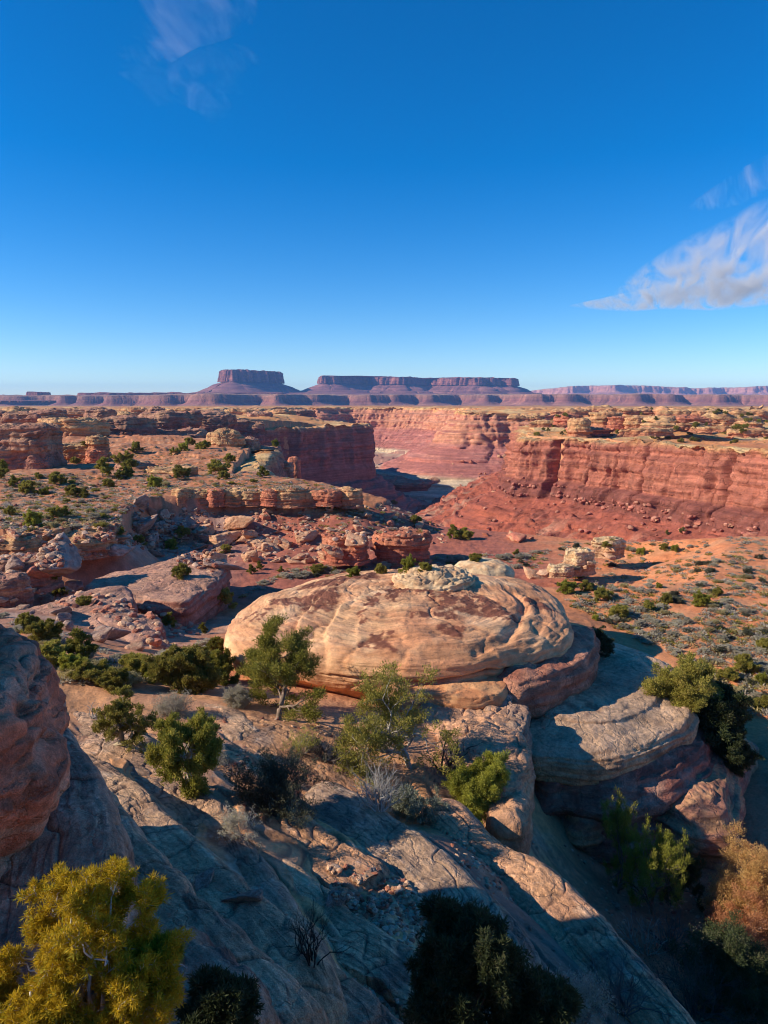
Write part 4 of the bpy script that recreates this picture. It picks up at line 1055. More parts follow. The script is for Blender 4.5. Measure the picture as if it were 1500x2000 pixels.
knob('rock_pillar', 'slim tower split off the right end of the shaded canyon cliff', 'rock pillar', 711, 846, 908, 15, 655, 15, 'red', 1.0)
knob('butte', 'dark tower block topping the right end of the shaded canyon cliff', B, 677, 829, 858, 48, 668, 16, 'dark', .8)
knob('butte', 'flat cap of pale rock lying on the shaded canyon cliff', B, 617, 832, 848, 52, 668, 17, 'tan', .8)
knob('butte', 'red square block standing out from the far canyon wall left of the right cliff', B, 926, 806, 862, 74, 872, 18, 'red', .8, res=1.3)
far_l = [(30,797,822,80,520),(92,801,832,70,430),(150,797,812,60,620),(350,799,818,60,560),(395,801,822,46,540),(430,804,826,44,560),(470,799,812,70,760),(505,806,822,56,640),(545,801,818,60,800),(60,818,836,90,360),(590,800,813,52,900),(262,797,808,56,740),(330,812,832,60,470)]
for i, (u, vt, vb, w_, Y) in enumerate(far_l):
    knob('sandstone_hoodoo', 'rounded tan topped rock knob among many along the far left rim', 'rock knob', u, vt, vb, w_, Y, 40 + i, ['tan', 'dark', 'tan'][i % 3], .7, 'knobs along the far left rim', flat=i % 2 == 0, res=.7)
mid_r = [(1112,808,826,34,500),(1136,815,856,30,440),(1186,803,842,42,520),(1207,812,840,24,505),(1224,808,842,24,510),(1243,812,844,24,500),(1300,812,842,44,470),(1350,813,842,52,470),(1398,816,840,44,520),(1467,821,836,34,480),(1160,834,846,60,450),(1262,822,842,34,540)]
for i, (u, vt, vb, w_, Y) in enumerate([m_ for j_, m_ in enumerate(mid_r) if j_ not in (4, 11)]):
    knob('sandstone_hoodoo', 'stubby orange red rock knob in the row standing back from the right canyon rim', 'rock knob', u, vt + 2, vb + 2, w_ * 1.6, Y, 70 + i, ['red', 'tan', 'tan'][i % 3], .8, 'knobs behind the right canyon rim', flat=i % 2 == 1, res=.7, under=.1)
far_r = [(1400,798,812,230,700),(1210,797,806,140,820),(1480,803,818,120,620),(1060,799,806,120,1000),(985,800,807,90,1080),(1330,803,814,90,640),(900,799,804,90,1300),(780,799,804,120,1380),(1120,800,810,80,720),(1180,822,834,110,560),(1440,812,826,130,520),(1320,826,838,120,430),(1480,840,852,110,360),(1260,838,850,100,420),(1080,822,834,80,560),(1400,832,842,90,420),(1030,812,822,70,640),(1230,800,808,110,720),(1360,803,812,120,640)]
for i, (u, vt, vb, w_, Y) in enumerate(far_r):
    knob('rock_ledge', 'long low yellow ledge of rock on the far plateau', 'rock ledge', u, vt, vb, w_, Y, 90 + i, 'tan', .4, 'yellow ledges on the far plateau', res=.8, lay=.2)
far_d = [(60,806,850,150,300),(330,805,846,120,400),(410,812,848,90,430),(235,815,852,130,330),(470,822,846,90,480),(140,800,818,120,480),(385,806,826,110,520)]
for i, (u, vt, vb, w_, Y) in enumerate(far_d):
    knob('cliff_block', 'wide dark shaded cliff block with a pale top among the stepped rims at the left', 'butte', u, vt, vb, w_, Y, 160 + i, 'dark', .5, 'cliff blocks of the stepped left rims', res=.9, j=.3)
low = [(75,905,922,100,165),(255,905,926,90,150),(330,915,936,110,138),(420,905,926,80,175),(300,882,898,100,215),(250,860,874,90,270),(380,872,886,70,240),(480,925,944,80,140),(120,958,974,80,112),(200,985,1004,90,98),(60,990,1006,90,100),(280,945,958,80,122),(400,890,905,60,200),(545,938,952,60,150),(20,930,948,70,125)]
for i, (u, vt, vb, w_, Y) in enumerate(low):
    knob('rock_shelf', 'low broken rock shelf with a dark right side on the brushy left plateau', 'rock shelf', u, vt, vb, w_, Y, 180 + i, ['tan', 'dark', 'tan'][i % 3], rg.uniform(.6, 1.1), 'low shelves of the left plateau', res=.7, j=.35, lay=.2, flat=i % 3 > 0, mat='redrock')
for i, (u, vt, vb, w_, Y) in enumerate([(690,913,930,250,880),(790,938,957,170,760),(870,905,921,150,960)]):
    knob('canyon_terrace', ['long low terrace on the canyon floor below the shaded cliff', 'dark rimmed terrace standing nearest on the canyon floor', 'pale terrace at the foot of the far canyon wall'][i], 'terrace', u, vt, vb, w_, Y, 210 + i, ['dark', 'dark', 'cream'][i], .5, res=1.1, j=.3, lay=.1)
# rim blocks of the amphitheatre ledge
xs = [(352,34),(385,52),(418,30),(452,60),(498,44),(530,28),(562,58),(606,36),(640,52),(676,44)]
for i, (u, w_) in enumerate(xs):
    knob('ledge_block', 'tan block of the broken rock ledge along the rim of the red slope', 'rock block', u, 955 + rg.uniform(-1, 6), 986 + rg.uniform(-2, 2), w_ * 1.2, 104.5 + rg.uniform(-.6, 1.2), 110 + i, ['tan', 'tan', 'red'][i % 3], rg.uniform(.7, 1.1), 'blocks of the rim ledge', mat='redrock', res=.7, under=.03, j=.3, lay=.2, flat=i % 3 > 0)
knob('red_outcrop', 'smooth red rounded outcrop, left one of three behind the dome', 'rock outcrop', 660, 1046, 1092, 62, 86, 131, 'red', .8, flat=False, mat='redrock', lay=.14)
knob('red_outcrop', 'smooth red outcrop with a pale cap stone, middle of three behind the dome', 'rock outcrop', 682, 1052, 1097, 78, 83, 132, 'red', .8, flat=True, mat='redrock', lay=.14)
knob('red_outcrop', 'largest red outcrop with pale flat top at the right of three behind the dome', 'rock outcrop', 785, 1040, 1096, 110, 86, 133, 'red', .8, flat=True, mat='redrock', lay=.16)
knob('tan_outcrop', 'cream layered outcrop dipping left at the near edge of the red flat', 'rock outcrop', 1136, 1076, 1118, 62, 77, 134, 'cream', .8, flat=False, mat='redrock', lay=.10, rot=.3)
knob('tan_outcrop', 'low tan slab sloping down left of the cream layered outcrop', 'rock outcrop', 1095, 1106, 1126, 54, 75, 135, 'cream', .6, flat=False, mat='redrock')
knob('tan_outcrop', 'row of cream rock humps climbing right from the cream layered outcrop', 'rock outcrop', 1190, 1052, 1086, 66, 84, 136, 'cream', .6, flat=False, mat='redrock', lay=.08)
# shaded bench with a dark red cliff
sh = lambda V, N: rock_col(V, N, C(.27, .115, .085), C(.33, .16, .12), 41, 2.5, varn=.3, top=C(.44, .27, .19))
E1 = pz2([(215,1168),(270,1180),(330,1186),(372,1180),(425,1140),(447,1112),(430,1090),(380,1078)], -16.0) + [(-20, 73), (-25, 66), (-26, 60)]
tag(loft('rock_bench', E1, [(.97,-20.5),(.97,-19),(.985,-17.6),(1.0,-16.7),(.99,-16.2),(.96,-15.9),(.9,-15.75),(.6,-15.6),(0,-15.4)], 320, 110, M['redrock'], sh, lay=.2, lay_h=.6, big=.22, big_s=5, small=.05, crack=.10, crack_s=5),
    'pale topped bench with a dark red shaded cliff face left of the dome', 'rock bench')
E2 = pz2([(190,1255),(240,1270),(285,1262),(318,1235),(315,1215),(270,1200)], -14.6) + [(-21, 55), (-26, 46)]
tag(loft('rock_bench', E2, [(1,-18),(1,-16.4),(1,-15.2),(.98,-14.7),(.92,-14.4),(.6,-14.1),(0,-14)], 240, 80, M['redrock'], sh, lay=.15, lay_h=.5, big=.2, big_s=3, small=.04, crack=.08, crack_s=3),
    'lower rounded bench in shade below the pale topped bench left of the dome', 'rock bench')
for i, (u, vt, vb, w_, Y) in enumerate([(60,1034,1082,130,73),(180,1028,1066,100,76),(20,1052,1098,100,68),(150,1048,1084,120,72),(40,1092,1150,120,58),(0,1128,1190,100,50)]):
    knob('edge_slab', ['flat tan slab on the plateau edge at the left', 'thick reddish slab on the lower plateau edge at the far left'][i >= 4], 'rock slab', u, vt, vb, w_, Y, 150 + i, 'tan' if i < 4 else 'dark', .8, ['slabs on the left plateau edge', 'slabs below the left plateau edge'][i >= 4], mat='redrock', lay=.12, res=.8)

# ------------------------------------------------------------------ boulders
def ico(n):
    import bmesh as _bm
    bm = _bm.new(); _bm.ops.create_icosphere(bm, subdivisions=n, radius=1)
    bm.verts.ensure_lookup_table()
    V = np.array([v.co[:] for v in bm.verts]); F = np.array([[v.index for v in f.verts] for f in bm.faces]); bm.free()
    V /= np.linalg.norm(V, axis=1)[:, None]
    return V, F
_IV, _IF = ico(5)
def boulder_mesh(seed, cols, flat=.75):
    r_ = np.random.RandomState(seed)
    n = r_.normal(size=(12, 3)); n /= np.linalg.norm(n, axis=1)[:, None]
    d = r_.uniform(.62, 1.0, 12)
    n = np.concatenate([n, [[0, 0, 1], [0, 0, -1]]]); d = np.concatenate([d, [flat, .6]])
    q = np.clip(_IV @ n.T, 0, None) / d
    rr = (q ** 16).sum(1) ** (-1 / 16)
    V = _IV * rr[:, None]
    V = V * (1 + .07 * fbm(V[:, 0] * 2 + seed, V[:, 1] * 2, V[:, 2] * 4, 5, .55))[:, None]
    V = V * np.array([1, r_.uniform(.7, 1), 1])
    c = mixc(cols[0], cols[1], sm(-.3, .4, fbm(V[:, 0] * 1.5 + seed, V[:, 1] * 1.5, V[:, 2] * 4, 4)))
    return raw_mesh('boulder', V, _IF, c)
BM = {'tan': [boulder_mesh(s, (C(.47,.30,.195), C(.40,.22,.14))) for s in range(6)],
      'red': [boulder_mesh(20 + s, (C(.40,.18,.12), C(.31,.12,.09))) for s in range(4)],
      'grey': [boulder_mesh(40 + s, (C(.34,.25,.20), C(.25,.165,.13))) for s in range(5)],
      'flat': [boulder_mesh(60 + s, (C(.46,.31,.21), C(.38,.22,.15)), .35) for s in range(4)]}
for k_ in BM:
    for m_ in BM[k_]: m_.materials.append(M['boulder'])
bpy.context.view_layer.update()
_dg = bpy.context.evaluated_depsgraph_get()
def refresh():
    global _dg
    bpy.context.view_layer.update(); _dg = bpy.context.evaluated_depsgraph_get()
SKIP = {'cloud', 'haze'}
def hit(u, v):
    d = Vector(ray(u, v)).normalized()
    ok, loc, nr, i, ob, mx = sc.ray_cast(_dg, (0, 0, 0), d)
    return (loc, nr) if ok and loc.length < 9000 else (None, None)
def drop(x, y, z0=40):
    ok, loc, nr, i, ob, mx = sc.ray_cast(_dg, (x, y, z0), (0, 0, -1))
    return loc.z if ok else None
def boulder(u, v, size, kind, label, group=None, tilt=.5, name='boulder', rnd=None, sq=(.55, .95)):
    r_ = rnd or rg
    loc, nr = hit(u, v)
    if loc is None: return None
    ob = bpy.data.objects.new(name, r_.choice(BM[kind])); COL.objects.link(ob)
    k = size * .5
    sz = r_.uniform(*sq)
    ob.location = (loc.x, loc.y, loc.z + k * sz * .35)
    ob.scale = (k * r_.uniform(.85, 1.2), k * r_.uniform(.8, 1.1), k * sz)
    ob.rotation_euler = (r_.uniform(-tilt, tilt), r_.uniform(-tilt, tilt), r_.uniform(0, 6.28))
    return tag(ob, label, 'boulder', group)
BIG = [(455,1030,2.9,'tan','upright tan boulder highest of the pale rock pile behind the dome'),
       (428,1062,3.3,'tan','tall leaning tan boulder at the left end of the pale rock pile'),
       (113,1108,4.0,'grey','big dark angular block with one lit edge under the left plateau slabs'),
       (68,1122,2.1,'red','reddish block leaning beside the big dark angular block'),
       (30,1110,1.8,'grey','grey rounded boulder in shade at the left edge below the plateau slabs'),
       (150,1155,1.9,'grey','dark low boulder in the shaded hollow under the big dark angular block'),
       (275,1035,4.2,'grey','large grey slab tipped down the shaded slope below the rim ledge'),
       (225,1082,2.2,'grey','pale flat boulder lying in the shaded slope left of the bench'),
       (395,1045,3.4,'flat','flat boulder half way down the shaded slope beside the lit pile'),
       (697,1062,2.4,'tan','pale cap boulder resting on the red outcrops'),
       (600,1055,3.0,'tan','tan block with a dark face above the left red outcrop'),
       (1155,1146,1.6,'flat','pinkish flat boulder on the red flat below the cream outcrop'),
       (1040,1128,1.7,'tan','pale round boulder between the dome and the cream outcrop'),
       (660,1760,.55,'grey','upright grey stone standing on the shaded slab beside the rubble'),
       (690,1768,.36,'grey','small tan grey stone lying right of the upright grey stone'),
       (402,1720,.42,'grey','round grey stone stuck in a groove of the shaded slope'),
       (500,1755,.36,'grey','lumpy stone lodged on the edge of a shaded slab')]
for b_ in BIG: boulder(*b_)
def scatter(poly, n, s0, s1, kinds, label, group, pw=2.0, name='boulder', seed=1, tilt=.5):
    r_ = random.Random(seed)
    us = [p[0] for p in poly]; vs = [p[1] for p in poly]
    c = 0; tries = 0
    pl = [(float(a), float(b)) for a, b in poly]
    while c < n and tries < n * 12:
        tries += 1
        u, v = r_.uniform(min(us), max(us)), r_.uniform(min(vs), max(vs))
        if poly_sd(np.array([u]), np.array([v]), pl)[0] < 0: continue
        s = s0 + (s1 - s0) * r_.random() ** pw
        if boulder(u, v, s, r_.choice(kinds), label, group, rnd=r_, name=name, tilt=tilt): c += 1
scatter([(420,1040),(560,1040),(680,1085),(660,1105),(470,1100),(430,1080)], 48, .7, 2.4, ['tan','tan','flat'], 'pale tan boulder of the jumbled pile behind the dome', 'boulders of the pale pile', seed=2)
scatter([(420,995),(800,985),(840,1040),(640,1045),(430,1030)], 36, .4, 2.2, ['tan','red','flat'], 'loose rock on the dark red slope under the rim ledge', 'rocks on the dark red slope', seed=3, pw=2.5)
scatter([(250,985),(400,990),(430,1070),(420,1120),(300,1090),(230,1050)], 50, .5, 2.8, ['grey','flat','grey'], 'grey boulder strewn over the shaded slope left of the pale pile', 'boulders of the shaded slope', seed=4)
scatter([(0,1035),(200,1025),(240,1050),(200,1090),(0,1100)], 14, .6, 2.2, ['flat','tan'], 'flat stone lying on the left plateau edge', 'stones of the left plateau edge', seed=5)
scatter([(880,1000),(1010,930),(1110,955),(1500,1035),(1500,1050),(1080,1045),(1000,1075),(880,1035)], 60, .8, 3.2, ['red','red','tan'], 'fallen block on the red slope under the right canyon cliff', 'blocks on the slope under the right cliff', seed=6, pw=2.6, tilt=.2)
scatter([(1080,1060),(1250,1040),(1260,1090),(1200,1160),(1000,1130),(1060,1110)], 14, .3, 1.6, ['tan','flat'], 'pale stone near the cream outcrop on the red flat', 'stones near the cream outcrop', seed=7)
scatter([(0,1140),(200,1205),(320,1270),(240,1270),(0,1200)], 16, .5, 1.8, ['grey','grey','flat'], 'grey boulder on the shaded hillside left of the dome', 'boulders of the shaded hillside', seed=14)
scatter([(640,1690),(760,1690),(810,1740),(780,1790),(650,1760)], 22, .12, .42, ['grey','flat'], 'small stone of the rubble patch on the shaded slab', 'stones of the rubble patch', seed=8, tilt=.3)
scatter([(700,1840),(1050,1700),(1100,1900),(1150,2000),(750,2000)], 12, .06, .3, ['grey','flat'], 'small stone on the shaded dirt between two slabs', 'stones on the shaded dirt', seed=9, pw=3)
scatter([(1150,1700),(1300,1740),(1500,1850),(1500,2000),(1350,2000)], 14, .15, .9, ['grey','red'], 'dark stone on the floor of the gully', 'stones on the gully floor', seed=10, pw=2.5)
scatter([(420,1420),(700,1400),(760,1480),(600,1640),(440,1560)], 10, .05, .3, ['tan','flat'], 'small loose stone on the sunlit bench before the dome', 'stones on the sunlit bench', seed=11, pw=3)
scatter([(880,900),(990,870),(1000,930),(900,955)], 12, 2, 7, ['red','tan'], 'far off fallen block on the talus of the back canyon wall', 'blocks on the back canyon talus', seed=12, pw=2.5)
# ------------------------------------------------------------------ plants
def leaf_mat(name, trans=.38):
    m = bpy.data.materials.new(name); m.use_nodes = True
    t = m.node_tree; N = t.nodes; L = t.links; b = N['Principled BSDF']
    b.inputs['Roughness'].default_value = .7; b.inputs['Specular IOR Level'].default_value = .2
    at = N.new('ShaderNodeAttribute'); at.attribute_name = 'Col'
    oi = N.new('ShaderNodeObjectInfo')
    hs = N.new('ShaderNodeHueSaturation')
    mr = N.new('ShaderNodeMapRange'); mr.inputs[3].default_value = .75; mr.inputs[4].default_value = 1.3
    L.new(oi.outputs['Random'], mr.inputs[0]); L.new(mr.outputs[0], hs.inputs['Value'])
    L.new(at.outputs['Color'], hs.inputs['Color']); L.new(hs.outputs[0], b.inputs['Base Color'])
    tr = N.new('ShaderNodeBsdfTranslucent'); L.new(hs.outputs[0], tr.inputs['Color'])
    mx = N.new('ShaderNodeMixShader'); mx.inputs[0].default_value = trans
    L.new(b.outputs[0], mx.inputs[1]); L.new(tr.outputs[0], mx.inputs[2]); L.new(mx.outputs[0], N['Material Output'].inputs['Surface'])
    return m
M['leaf'] = leaf_mat('evergreen_needles')
M['bark'] = rock_mat('juniper_bark', .12, .5, cracks=0, var=.35)
class Tree:
    """branches as tapering tubes; twig ends collected for the needles."""
    def __init__(s, seed):
        s.r = np.random.RandomState(seed); s.V = []; s.F = []; s.n = 0; s.tips = []; s.tdir = []
    def tube(s, pts, rad, k=5):
        pts = np.asarray(pts); m = len(pts)
        tg = np.gradient(pts, axis=0); tg /= np.linalg.norm(tg, axis=1)[:, None] + 1e-9
        up = np.where(np.abs(tg[:, 2:3]) > .9, [[1., 0, 0]], [[0, 0, 1.]])
        a = np.cross(tg, up); a /= np.linalg.norm(a, axis=1)[:, None] + 1e-9
        b = np.cross(tg, a)
        th = np.linspace(0, 2 * math.pi, k, endpoint=False)
        V = pts[:, None] + (a[:, None] * np.cos(th)[None, :, None] + b[:, None] * np.sin(th)[None, :, None]) * np.asarray(rad)[:, None, None]
        s.V.append(V.reshape(-1, 3)); s.F.append(grid_faces(m, k, True) + s.n); s.n += m * k
    def branch(s, p, d, L, r, lev, o):
        R_ = s.r; n = max(3, int(3 + L / o['step'])); st = L / n
        pts = [p]; dirs = []; rad = [r]
        d = np.array(d, float)
        for i in range(n):
            d = d + R_.normal(size=3) * o['gnarl'] + np.array([0, 0, o['trop'][min(lev, len(o['trop']) - 1)]])
            d /= np.linalg.norm(d)
            p = p + d * st; pts.append(p); dirs.append(d); rad.append(r * (1 - .75 * (i + 1) / n))
        if r > o.get('minr', .002): s.tube(pts, rad, 6 if lev == 0 else 4 if lev < 3 else 3)
        if lev >= o['levels']:
            for i in range(n - o['endtips'] + 1 if 'endtips' in o else max(1, n // 2), n + 1):
                s.tips.append(pts[i]); s.tdir.append(dirs[i - 1])
            return
        nc = o['kids'][lev]
        for j in range(nc):
            f = o['start'][lev] + (1 - o['start'][lev]) * (j + R_.uniform(.2, .9)) / nc
            i = min(n - 1, int(f * n)); q = pts[i] + (pts[i + 1] - pts[i]) * (f * n - i)
            az = R_.uniform(0, 6.283) if lev else 2.4 * j + R_.uniform(-.5, .5)
            dd = dirs[i]; a = np.cross(dd, [0.3, .2, 1.]); a /= np.linalg.norm(a) + 1e-9; b = np.cross(dd, a)
            an = o['angle'][lev] * R_.uniform(.75, 1.25)
            nd = dd * math.cos(an) + (a * math.cos(az) + b * math.sin(az)) * math.sin(an)
            s.branch(q, nd, L * o['len'][lev] * R_.uniform(.7, 1.15) * (1 - .35 * f * (lev == 0) * o.get('cone', 1)), max(rad[i] * .6, .002), lev + 1, o)
        s.tips.append(pts[-1]); s.tdir.append(dirs[-1])
    def wood(s, col, col2=None):
        V = np.concatenate(s.V); F = np.concatenate(s.F)
        c = mixc(col, col * .55 if col2 is None else col2, sm(-.4, .5, fbm(V[:, 0] * 4, V[:, 1] * 4, V[:, 2] * 1.5, 3)))
        return V, F, c
    def leaves(s, n, rad, l, w, cols, out=.5, up=.35, seed=3, spread=1.0, droop=0.):
        R_ = np.random.RandomState(seed)
        T = np.array(s.tips); D = np.array(s.tdir); m = len(T)
        cl = R_.uniform(0, 1, m)
        idx = np.repeat(np.arange(m), n); k = len(idx)
        off = R_.normal(size=(k, 3)); off /= np.linalg.norm(off, axis=1)[:, None]; off *= (R_.uniform(0, 1, k) ** .5 * rad)[:, None]
        base = T[idx] + off * np.array([1, 1, .8])
        d = D[idx] * out + R_.normal(size=(k, 3)) * spread * .5 + off / max(rad, 1e-6) * .5 + np.array([0, 0, up - droop])
        d /= np.linalg.norm(d, axis=1)[:, None] + 1e-9
        sd_ = np.cross(d, R_.normal(size=(k, 3))); sd_ /= np.linalg.norm(sd_, axis=1)[:, None] + 1e-9
        ll = l * R_.uniform(.6, 1.3, k)[:, None]; ww = w * R_.uniform(.7, 1.3, k)[:, None]
        V = np.stack([base, base + d * ll * .5 + sd_ * ww, base + d * ll, base + d * ll * .5 - sd_ * ww], 1).reshape(-1, 3)
        F = np.arange(k * 4).reshape(-1, 4)
        t = np.clip(cl[idx] * .7 + R_.uniform(0, .45, k), 0, 1)
        c = mixc(cols[0], cols[1], t)
        if len(cols) > 2: c = mixc(c, cols[2], (R_.uniform(0, 1, m)[idx] > .86) * .9)
        return V, F, np.repeat(c, 4, 0)
PINE = dict(step=.16, gnarl=.16, trop=[.05, .02, .04, .05], levels=3, kids=[13, 6, 4], start=[.22, .2, .25], angle=[1.15, .8, .7], len=[.62, .5, .5])
JUN = dict(step=.14, gnarl=.26, trop=[.06, .05, .05, .06], levels=3, kids=[11, 6, 4], start=[.12, .2, .25], angle=[.95, .8, .75], len=[.75, .52, .5])
SHRUB = dict(step=.06, gnarl=.2, trop=[.05, .05, .05], levels=2, kids=[5, 4], start=[.2, .2], angle=[.6, .6], len=[.6, .5], minr=.001)
GR = [C(.095,.105,.03), C(.235,.215,.06), C(.30,.25,.08)]
YG = [C(.22,.165,.03), C(.45,.32,.06), C(.25,.24,.05)]
OL = [C(.15,.145,.045), C(.33,.295,.09), C(.36,.29,.11)]
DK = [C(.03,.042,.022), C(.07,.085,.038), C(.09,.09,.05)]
BRT = [C(.14,.155,.04), C(.33,.32,.085), C(.30,.29,.09)]
SAGE = [C(.27,.25,.195), C(.46,.42,.34), C(.36,.34,.22)]
PNK = [C(.33,.22,.10), C(.48,.32,.15), C(.45,.25,.13)]
BARK = C(.24,.185,.145); GBARK = C(.42,.38,.34); DBARK = C(.10,.08,.07)
def tree_parts(o, h, seed, leafn, rad, l, w, cols, bark=BARK, lean=(0, 0), trunk_r=None, base_fork=1, droop=0., squash=1., up=.35, out=.5, sprd=1.0):
    t = Tree(seed)
    tr = trunk_r or h * .035
    for i in range(base_fork):
        a = 2 * math.pi * i / base_fork + seed
        k = 0 if base_fork == 1 or (i == 0 and base_fork > 4) else .55
        t.branch(np.array([0., 0, -.08 * h]), (lean[0] + k * math.cos(a), lean[1] + k * math.sin(a), 1), h * .88, tr / (1 + .3 * (base_fork - 1)), 0, o)
    wv, wf, wc = t.wood(bark)
    lv, lf, lc = t.leaves(leafn, rad, l, w, cols, seed=seed + 1, droop=droop, up=up, out=out, spread=sprd)
    z = max(lv[:, 2].max(), 1e-3); k = h / z
    for A in (wv, lv): A *= k; A[:, 2] *= squash
    return (raw_mesh('trunk', wv, wf, wc), raw_mesh('crown', lv, lf, lc, False))
def place_tree(meshes, loc, label, cat, group=None, name='juniper_tree', scale=1, rz=0, sxy=1):
    root = empty(name, loc); root.rotation_euler = (0, 0, rz); root.scale = (scale * sxy, scale * sxy, scale)
    tag(root, label, cat, group)
    for nm, me, mt in (('trunk', meshes[0], M['bark']), ('crown', meshes[1], M['leaf'])):
        if not me.materials: me.materials.append(mt)
        link(nm, me, None, root)
    return root
def size_at(u, v, hpx):
    loc, nr = hit(u, v)
    return loc, hpx / FPX * (loc.y * CP - loc.z * SP) / max(.5, math.cos(math.atan2(-loc.z, loc.y)))
refresh()
# --- single trees that stand out: (u,v base, height px, params)
def tree_at(u, v, hpx, label, opt, cols, seed, name='juniper_tree', cat='tree', n=26, rad=.16, l=.10, w=.02, group=None, **kw):
    loc, h = size_at(u, v, hpx)
    o = dict(opt); o['step'] = o['step'] * h / 3
    m = tree_parts(o, h, seed, n, rad * h / 3, l, w, cols, **kw)
    return place_tree(m, (loc.x, loc.y, loc.z - .03), label, cat, group, name)
# foreground pinyon below the camera
def pine_near(x, y, ztop, label, cols, seed, n, rad, l, w, bark, o, spread=1., lean=(0, 0), fork=1, out=.35, up=.1):
    g = drop(x, y, 0) or -8
    h = ztop - g
    m = tree_parts(o, h, seed, n, rad, l, w, cols, bark=bark, lean=lean, base_fork=fork, trunk_r=.07, out=out, up=up, sprd=1.5)
    t = place_tree(m, (x, y, g - .1), label, 'tree', None, 'pinyon_pine'); t.scale = (spread, spread, 1)
    return t
NEARP = dict(step=.09, gnarl=.16, trop=[.03, .03, .06, .10], levels=3, kids=[30, 10, 7], start=[.30, .15, .2], angle=[1.05, .9, .85], len=[.27, .48, .42], cone=-.2, minr=.0012, endtips=2)
def round_pine(c, rx, rz, label, cols, seed, sprays, n, l, w, bark, L=.2, inner=.3, lumps=7, thick=1.0):
    """a dense rounded crown: many twiggy sprays carried on limbs that leave a short trunk."""
    c = np.array(c, float); g = drop(c[0], c[1], c[2] - rz * .2) or c[2] - 2.5
    t = Tree(seed); R_ = t.r
    hgt = c[2] - g
    root = np.array([0, 0, -.12])
    fork = np.array([0.05, 0.02, max(.25, hgt - rz * .75)])
    tr = np.array([root, (root + fork) * .5 + np.array([.07, .03, 0]), fork, fork + np.array([-.04, 0, rz * .5])])
    t.tube(catmull(tr, 12), np.linspace(.085, .035, 12) * thick, 7)
    lump = R_.normal(size=(lumps, 3)); lump /= np.linalg.norm(lump, axis=1)[:, None]; lump[:, 2] = np.abs(lump[:, 2]) * .8
    o = dict(step=.05, gnarl=.16, trop=[.05, .06, .08], levels=2, kids=[7, 5], start=[.15, .25], angle=[.75, .7], len=[.6, .5], minr=.0012, endtips=2)
    limbs = []
    for k in range(lumps * 2):
        d = R_.normal(size=3); d[2] = abs(d[2]) * .7 + .05; d /= np.linalg.norm(d)
        e = np.array([0, 0, hgt]) + d * np.array([rx, rx, rz]) * .62
        m = (fork + e) * .5 + R_.normal(size=3) * .06
        p_ = catmull(np.array([fork + R_.normal(size=3) * .02, m, e]), 9)
        t.tube(p_, np.linspace(.026, .009, 9) * thick, 5); limbs.append(p_)
    LP_ = np.concatenate(limbs)
    ncl = max(8, sprays // 6)
    cd_ = R_.normal(size=(ncl, 3)); cd_ /= np.linalg.norm(cd_, axis=1)[:, None]; cd_[:, 2] = cd_[:, 2] * .85 + .15
    cr_ = R_.uniform(.60, 1.12, ncl); cr_[cd_[:, 2] > .75] = R_.uniform(.8, 1.1)
    for i in range(sprays):
        j = i % ncl
        d = cd_[j] + R_.normal(size=3) * .17; d /= np.linalg.norm(d)
        rr = (1 - .32 * R_.rand() ** 1.6) * (.74 + .30 * max(0, (lump @ d).max()) ** 4) * R_.uniform(.86, 1.06)
        rr = cr_[j] * R_.uniform(.72, 1.06)
        if R_.rand() < .12: rr *= R_.uniform(inner, .8)
        e = np.array([0, 0, hgt]) + d * np.array([rx, rx, rz]) * rr
        q = LP_[np.argmin(((LP_ - e) ** 2).sum(1) + .03 * R_.rand(len(LP_)))]
        e0 = e - d * L * .8
        t.tube(catmull(np.array([q, (q + e0) * .5 + R_.normal(size=3) * .025, e0]), 6), np.linspace(.009, .005, 6) * thick, 4)
        t.branch(e0, d * .8 + np.array([0, 0, .45]) + R_.normal(size=3) * .25, L, .005 * thick, 0, o)
    wv, wf, wc = t.wood(bark)
    lv, lf, lc = t.leaves(n, .02 * L / .2, l, w, cols, out=.5, up=.15, seed=seed + 1, spread=1.5)
    return place_tree((raw_mesh('trunk', wv, wf, wc), raw_mesh('crown', lv, lf, lc, False)), (c[0], c[1], g), label, 'tree', None, 'pinyon_pine')
round_pine(P(168, 1905, 4.75), .65, .70, 'large yellow green pinyon pine with bare silver twigs at the bottom left', YG, 5, 190, 12, .046, .0032, C(.60,.57,.53), L=.20)
round_pine(P(-60, 1985, 4.7), .42, .42, 'yellow green pinyon pine cut off by the bottom left corner', YG, 15, 90, 10, .05, .0030, C(.55,.52,.48))
round_pine(P(305, 1900, 4.9), .2, .34, 'slim young green pinyon pine touching the right side of the large yellow green one', [C(.15,.16,.03), C(.29,.28,.055), C(.26,.25,.05)], 16, 34, 10, .05, .0030, C(.5,.47,.43), L=.16, thick=.35)
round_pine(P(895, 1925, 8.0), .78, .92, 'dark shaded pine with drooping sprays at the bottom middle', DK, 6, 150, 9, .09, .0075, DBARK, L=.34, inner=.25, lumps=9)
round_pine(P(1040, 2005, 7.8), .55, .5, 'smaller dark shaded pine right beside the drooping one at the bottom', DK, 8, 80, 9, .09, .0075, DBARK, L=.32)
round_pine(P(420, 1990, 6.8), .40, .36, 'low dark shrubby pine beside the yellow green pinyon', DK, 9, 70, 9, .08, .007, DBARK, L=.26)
tree_at(372, 1533, 158, 'compact bushy green pine on the slab edge left of the dark round shrub', PINE, GR, 61, 'pinyon_pine', n=44, rad=.16, l=.10, w=.016, bark=GBARK, lean=(.02, 0)).scale = (.78, .78, 1)
tree_at(545, 1404, 180, 'tall green pine with a rounded crown standing before the left end of the dome', PINE, GR, 32, 'pinyon_pine', n=34, rad=.19, l=.12, w=.018, lean=(-.06, 0))
